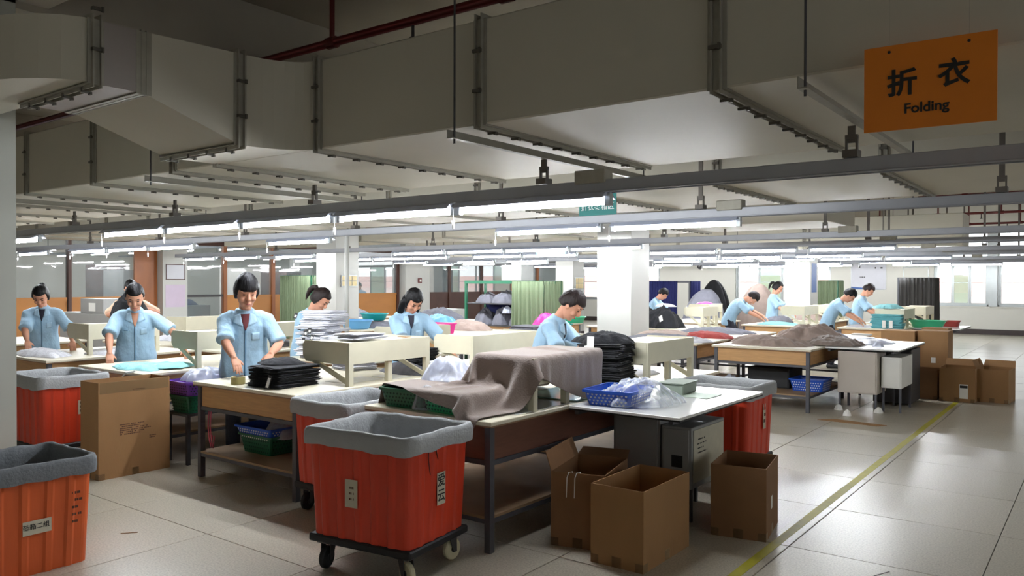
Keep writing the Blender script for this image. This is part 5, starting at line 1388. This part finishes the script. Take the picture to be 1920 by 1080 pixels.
# ------------------------------------------------------------------ racks with curtains
def curtain(mb, x0, x1, y, z0, z1, amp=.03, wl=.09, seed=0, nz=8):
    n = max(8, int((x1 - x0) / (wl / 7))); vs = []
    for j in range(nz + 1):
        for i in range(n + 1):
            u = i / n; x = x0 + (x1 - x0) * u; z = z0 + (z1 - z0) * j / nz
            a = amp * (1.15 - .5 * j / nz); ph = 2 * pi * (x - x0) / wl + 1.4 * noise.noise(Vector((x * 5, seed, 0)))
            vs.append((x + .01 * sin(ph * .5 + j * .3), y + a * sin(ph + .25 * sin(j)), z))
    o = len(mb.v); mb.v += vs
    for j in range(nz):
        for i in range(n): a = o + j * (n + 1) + i; mb.f.append((a, a + 1, a + n + 2, a + n + 1))
    return mb
def rack(name, label, x0, x1, y0, y1, z1, m, c0, c1, sides=True, shelves=(), cat='rack'):
    t = thing(name, label, cat, ((x0 + x1) / 2, (y0 + y1) / 2, 0)); X, Y = (x1 - x0) / 2, (y1 - y0) / 2; cx = (x0 + x1) / 2
    for sx in (-1, 1):
        for sy in (-1, 1): MB().box(sx * X - .02, sx * X + .02, sy * Y - .02, sy * Y + .02, 0, z1).build('post', M['dgreen'] if m == 'curtain' else M['leg'], t)
    MB().box(-X - .02, X + .02, -Y - .025, -Y + .02, z1 - .05, z1).box(-X - .02, X + .02, Y - .02, Y + .02, z1 - .05, z1).box(-X - .02, -X + .02, -Y, Y, z1 - .05, z1).box(X - .02, X + .02, -Y, Y, z1 - .05, z1).build('top_frame', M['dgreen'] if m == 'curtain' else M['leg'], t)
    for z in shelves: MB().box(-X, X, -Y, Y, z - .02, z).build('shelf', M['dark_steel'], t)
    cu = curtain(MB(), c0 - cx, c1 - cx, -Y - .05, .12, z1 - .01, seed=x0).build('curtain', M[m], t, smooth=True)
    cu.modifiers.new('t', 'SOLIDIFY').thickness = .004
    if sides:
        s = MB(); curtain(s, -Y, Y, 0, .12, z1 - .01, seed=y0); s.v = [(X + .03 + v[1], v[0], v[2]) for v in s.v]
        s.build('side_curtain', M[m], t, smooth=True).modifiers.new('t', 'SOLIDIFY').thickness = .004
    return t
rack('curtained_rack', 'green framed shelf rack with a half drawn sage curtain', -9.15, -7.5, 10.8, 11.35, 1.61, 'curtain', -8.1, -7.45, shelves=(.84, 1.22))
MB().box(-9.13, -7.6, 11.34, 11.345, .8, 1.2).build('back_board', M['navy_cloth']).name = 'rack_back_board'
tag(bpy.data.objects['rack_back_board'], 'dark navy backing cloth on the green framed rack', 'cloth')
for k, (x, z, rx, h, l) in enumerate([(-8.85, 1.221, .22, .16, 'left'), (-8.45, 1.221, .25, .2, 'middle'), (-8.05, 1.221, .2, .17, 'right')]):
    heap('knit_pile', '%s pile of grey knits on the upper shelf of the green rack' % l, 'garments', 'grey_cloth', (x, 11.07, z), rx, .25, h, seed=300 + k * 5, n=30, rough=1.2, freq=7)
for k, (x, l) in enumerate([(-8.9, 'left'), (-8.5, 'middle'), (-8.12, 'right')]):
    heap('knit_pile', '%s pile of grey knits on the lower shelf of the green rack' % l, 'garments', 'grey_cloth', (x, 11.07, .841), .2, .25, .26, seed=320 + k * 5, n=30, rough=1.2, freq=7)
heap('knit_pile', 'pale blue bag tucked between the shelves of the green rack', 'bag', 'plastic_w', (-8.3, 10.9, 1.05), .1, .08, .14, seed=340, n=20)
rack('curtained_rack', 'far rack with charcoal curtains in front of the poster wall', -4.3, -3.5, 22.1, 22.7, 1.72, 'curtain_dk', -4.28, -3.45)
rack('curtained_rack', 'far dark green curtained rack between column and notice board', -6.95, -6.28, 24.0, 24.5, 1.65, 'curtain', -6.93, -6.28)
rack('curtained_rack', 'sage curtained rack before the glazed partition', -17.1, -15.9, 12.8, 13.4, 1.74, 'curtain', -17.1, -15.9)
rack('curtained_rack', 'far navy and charcoal curtained rack right of the large column', -11.9, -9.6, 21.2, 21.9, 1.62, 'navy_cloth', -11.85, -9.95)
heap('covered_load', 'tall load covered with a black sheet near the back wall', 'load', 'black_cloth', (-8.88, 21.2, 0), .52, .55, 1.62, seed=401, n=44, rough=.15, freq=1.2, flat=.25, power=.5)
heap('covered_load', 'lower load covered with a grey sheet before the black one', 'load', 'grey_cloth', (-8.2, 18.9, 0), .6, .55, 1.38, seed=405, n=44, rough=.15, freq=1.2, flat=.25, power=.5)
heap('covered_load', 'taupe sheet covered load behind the bending woman', 'load', 'taupe', (-8.15, 22.6, 0), .6, .5, 1.5, seed=409, n=36, rough=.15, freq=1.2, flat=.25, power=.5)

# ------------------------------------------------------------------ boards and notices
def board(name, label, cat, axis, pos, a0, a1, z0, z1, m, frame='dark_steel', off=.02, fr=.02):
    c = (a0 + a1) / 2; w = (a1 - a0) / 2; h = (z1 - z0) / 2
    loc = (c, pos, (z0 + z1) / 2) if axis == 'x' else (pos, c, (z0 + z1) / 2)
    t = thing(name, label, cat, loc, 0 if axis == 'x' else pi / 2)
    MB().box(-w, w, -off, -.001, -h, h).build('panel', M[m], t)
    if frame: MB().box(-w, w, -off - .006, -off, -h, -h + fr).box(-w, w, -off - .006, -off, h - fr, h).box(-w, -w + fr, -off - .006, -off, -h + fr, h - fr).box(w - fr, w, -off - .006, -off, -h + fr, h - fr).build('frame', M[frame], t)
    return t
# meters on columns, cards as parts
for l, axis, pos, a0, a1, z0, z1 in (('control panel with six cream cards on the column behind the white pole', 'y', -12.4, 10.72, 11.14, 1.48, 1.72), ('control panel with cream cards on the far column behind the short haired man', 'y', -12.4, 19.5, 19.95, 1.38, 1.72)):
    t = board('card_panel', l, 'panel', axis, pos, a0, a1, z0, z1, 'steel_box', 'alu')
    w = (a1 - a0) / 3; h = (z1 - z0) / 2
    for i in range(3):
        for j in range(2): MB().box(-(a1 - a0) / 2 + .02 + i * (w - .005), -(a1 - a0) / 2 + w - .005 + i * (w - .005), -.027, -.021, -h + .02 + j * (h - .01), -.01 + j * (h - .01)).build('card', mat('cream_card', (220, 200, 150), .6), t)
board('framed_notice', 'dark framed glass notice on the left wall column', 'notice', 'y', -18.3, 10.33, 10.83, 1.62, 2.0, 'poster', 'wood_dk')
board('lilac_poster', 'lilac poster under the framed notice on the left wall column', 'poster', 'y', -18.3, 10.33, 10.85, .95, 1.5, 'lilac', None, off=.004)
nbd = board('notice_board', 'pale notice board with a blue lower corner on the far wall', 'notice', 'x', FAR, -6.95, -5.85, 1.35, 2.2, 'poster', 'alu', fr=.012)
MB().prism([(-.54, -.41), (.5, -.41), (-.54, -.33)], -.0215, -.0205, 'y').build('blue_wedge', M['poster_blue'], nbd)
print_lines(nbd, -.3, -.0205, .3, [.05], 'x', m='ink', seed=3, h=.05); print_lines(nbd, .2, -.0205, .27, [.2], 'x', m='ink', cell=.05, seed=5, h=.05); print_lines(nbd, -.3, -.0205, -.02, [.2], 'x', m='ink', cell=.05, seed=8, h=.03)
board('blue_poster', 'blue poster on the side of the far right column', 'poster', 'y', -5.7, 19.5, 19.9, 1.35, 2.05, 'poster_blue', None, off=.004)
board('whiteboard', 'empty pale framed board on the far wall right of the notice board', 'board', 'x', FAR, -5.35, -4.6, 1.0, 2.1, 'wall', 'alu', fr=.025)
wc = thing('wall_clock', 'small dark round clock on the back wall', 'clock', (-12.35, FAR, 2.18)); MB().cyl((0, -.02, 0), (0, 0, 0), .11, n=20).build('face', M['dark_steel'], wc); MB().box(-.006, .006, -.024, -.02, 0, .07).box(-.05, .005, -.024, -.02, -.006, .006).build('hands', M['paper'], wc)
al = thing('alarm_box', 'small dark red alarm box on the wall column by the glazed door', 'alarm', (-18.3, 19.2, 1.62)); MB().box(0, .05, -.08, .08, -.08, .08).build('body', M['red'], al, bevel=.01); MB().box(.05, .056, -.04, .04, -.04, .04).build('button', M['paper'], al)

# white pole
pl = thing('white_pole', 'slim white pole rising from a second row bench to the light row', 'pole', (-7.38, 6.48, 0))
MB().cyl((0, 0, TOP + .001), (.0, 0, 2.143), .028, n=14).build('tube', M['column'], pl, smooth=True); MB().cyl((0, 0, TOP + .001), (0, 0, TOP + .012), .06, n=16).cyl((0, 0, .0), (0, 0, TOP), .02, n=10).build('base_plate', M['column'], pl)
pl.location = (-7.38, 6.48, 0)

# floor scraps
for k, (x, y, l) in enumerate([(-2.5, 10.0, 'crumpled white scrap on the floor nearest the aisle bench leg'), (-2.7, 10.4, 'crumpled white scrap under the beige cabinet'), (-2.25, 10.45, 'crumpled white scrap beneath the white hung box')]):
    heap('paper_scrap', l, 'scrap', 'paper', (x, y, .0), .05, .04, .05, seed=500 + k, n=12, rough=1.5, freq=30)
tag(MB().prism([(-.35, -.06), (.3, -.1), (.38, .02), (-.2, .1)], 0, .004).build('cardboard_sheet', M['card'], loc=(-2.35, 9.55, .001)), 'flat torn cardboard piece on the floor before the aisle bench', 'cardboard')
tag(MB().box(-.05, .05, -.006, .006, 0, .002).build('tape_scrap', M['card_in'], loc=(-4.95, 2.55, .001)), 'small brown strip stuck on the floor right of the lower left cart', 'scrap').rotation_euler = (0, 0, .9)
_ringm = MB().loft([[(cos(2 * pi * i / 20) * r, sin(2 * pi * i / 20) * r, z) for i in range(20)] for r, z in ((.022, .0005), (.026, .003), (.03, .0005), (.022, .0005))], cap=False)
tag(_ringm.build('rubber_band', M['dark_steel'], loc=(-.93, 4.6, 0)), 'dark rubber ring lying on the aisle floor at lower right', 'ring')

# hall behind the partition
for k, (x0, x1, y0, y1, z1, m, l) in enumerate([(-26, -24.6, 12.0, 12.6, 2.1, 'wood_dk', 'tall brown cupboard behind the partition'), (-23.6, -22.4, 11.4, 12.0, 1.9, 'steel_box', 'grey steel cupboard behind the partition'),
                                             (-22.5, -21.2, 14.5, 15.1, 2.0, 'paper', 'white cupboard behind the partition, middle bay'), (-24, -22.4, 17.0, 17.6, 1.9, 'wood_dk', 'dark cupboard behind the partition, middle bay'),
                                             (-24, -22, 24.5, 25.1, 2.1, 'wood_dk', 'dark cupboard behind the partition near the far corner'), (-22, -20.6, 22.4, 22.9, 2.2, 'beige_panel', 'beige screen behind the partition near the far corner')]):
    cabinet(l, x0, x1, y0, y1, .05, z1, m=m, name='cupboard')
cabinet('grey work counter under the glass ledge behind the partition', -20.4, -19.2, 10.9, 12.1, .05, .95, m='steel_box', name='counter')
heap('tarpaulin', 'blue tarpaulin sheet on the counter behind the partition', 'sheet', 'navy_cloth', (-19.8, 11.5, .951), .5, .5, .2, seed=601, n=30, rough=.5)

# ================================================================== PEOPLE PLACEMENT
w3, arms3, _ = person('woman with black fringe in light blue uniform folding black shirts, middle left', (-6.16, 4.22), -32, h=1.63, lean=12, hands=((-5.76, 4.2, .97), (-5.78, 3.88, .885)), pitch=24, yaw=8, hair='fringe', tee='maroon', vox=.0075, head_s=1.2, build=1.12)
person('short haired man in light blue uniform with both arms spread over aqua shirts', (-8.17, 4.28), -30, h=1.58, lean=14, hands=((-7.72, 4.6, .85), (-7.93, 3.88, .84)), pitch=38, hair='crop', tee='skin', vox=.0085, head_s=1.16, build=1.08, poles=((-.2, 1, .25), (-.2, -1, .3)), mark=True)
person('woman with tied hair in light blue uniform at the leftmost bench', (-10.17, 4.2), -28, h=1.56, lean=10, hands=((-9.75, 4.35, .88), (-9.85, 3.9, .88)), pitch=42, yaw=-6, hair='pony', tee='dark_tee', vox=.0095, head_s=1.08)
person('man in light blue uniform bending beside the draped stand, hair cropped short', (-4.06, 5.95), 8, h=1.57, lean=22, hands=((-3.62, 6.12, .83), (-3.62, 5.72, .86)), pitch=45, yaw=6, hair='short', hair_m='hair_brown', tee='dark_tee', vox=.008, head_s=1.12)
person('woman with long black hair looking down behind the cream stands', (-5.75, 5.86), -30, h=1.57, lean=14, hands=((-5.33, 6.12, .84), (-5.35, 5.6, .86)), pitch=48, yaw=8, hair='long', tee='dark_tee', vox=.009, head_s=1.05)
person('woman with a high pony tail behind the tall white shirt stack', (-7.3, 5.82), 8, h=1.55, lean=16, hands=((-6.85, 6.0, .9), (-6.85, 5.6, .9)), pitch=44, yaw=10, hair='pony', hair_m='hair_brown', vox=.0095, head_s=1.1)
pm, am, _ = person('man holding an armful of black clothes before the partition', (-11.3, 5.85), -28, h=1.62, lean=4, hands=((-10.95, 5.9, 1.2), (-11.05, 5.6, 1.2)), pitch=36, hair='crop', tee='skin', vox=.011, shirt='peach', collar=None)
heap('clothes_armful', 'armful of black and white clothes held by the man before the partition', 'garments', 'black_cloth', (-10.95, 5.66, 1.1), .27, .25, .3, seed=701, n=30, rough=1.)
person('bending short haired woman with stretched arms at the far bench', (-5.95, 15.25), 12, h=1.62, lean=42, hands=((-5.3, 15.5, .83), (-5.3, 15.2, .83)), pitch=72, hair='short', hair_m='hair_brown', vox=.012)
person('far woman with tied hair standing beside the bright column', (-5.85, 17.2), 8, h=1.6, lean=4, hands=((-5.4, 17.3, .9), (-5.45, 17.05, .9)), pitch=30, hair='pony', vox=.012)
person('bending man with stretched arms left of the turquoise stack', (-4.12, 15.4), 12, h=1.6, lean=34, hands=((-3.55, 15.55, .83), (-3.55, 15.25, .83)), pitch=52, hair='short', vox=.012)
person('farthest short haired woman behind the turquoise stack', (-4.12, 17.3), 8, h=1.6, lean=16, hands=((-3.68, 17.5, .88), (-3.68, 17.15, .88)), pitch=42, hair='short', hair_m='hair_brown', vox=.012)
person('dark haired person mostly hidden behind the large column', (-7.78, 15.35), 10, h=1.52, lean=22, hands=((-7.3, 15.5, .86), (-7.3, 15.2, .86)), pitch=48, hair='short', vox=.012)
person('person in blue seen through the glazed door', (-21.6, 19.6), -60, h=1.55, lean=10, hands=((-21.4, 19.5, 1.0), (-21.6, 19.3, 1.0)), pitch=30, hair='short', vox=.014, collar=None)
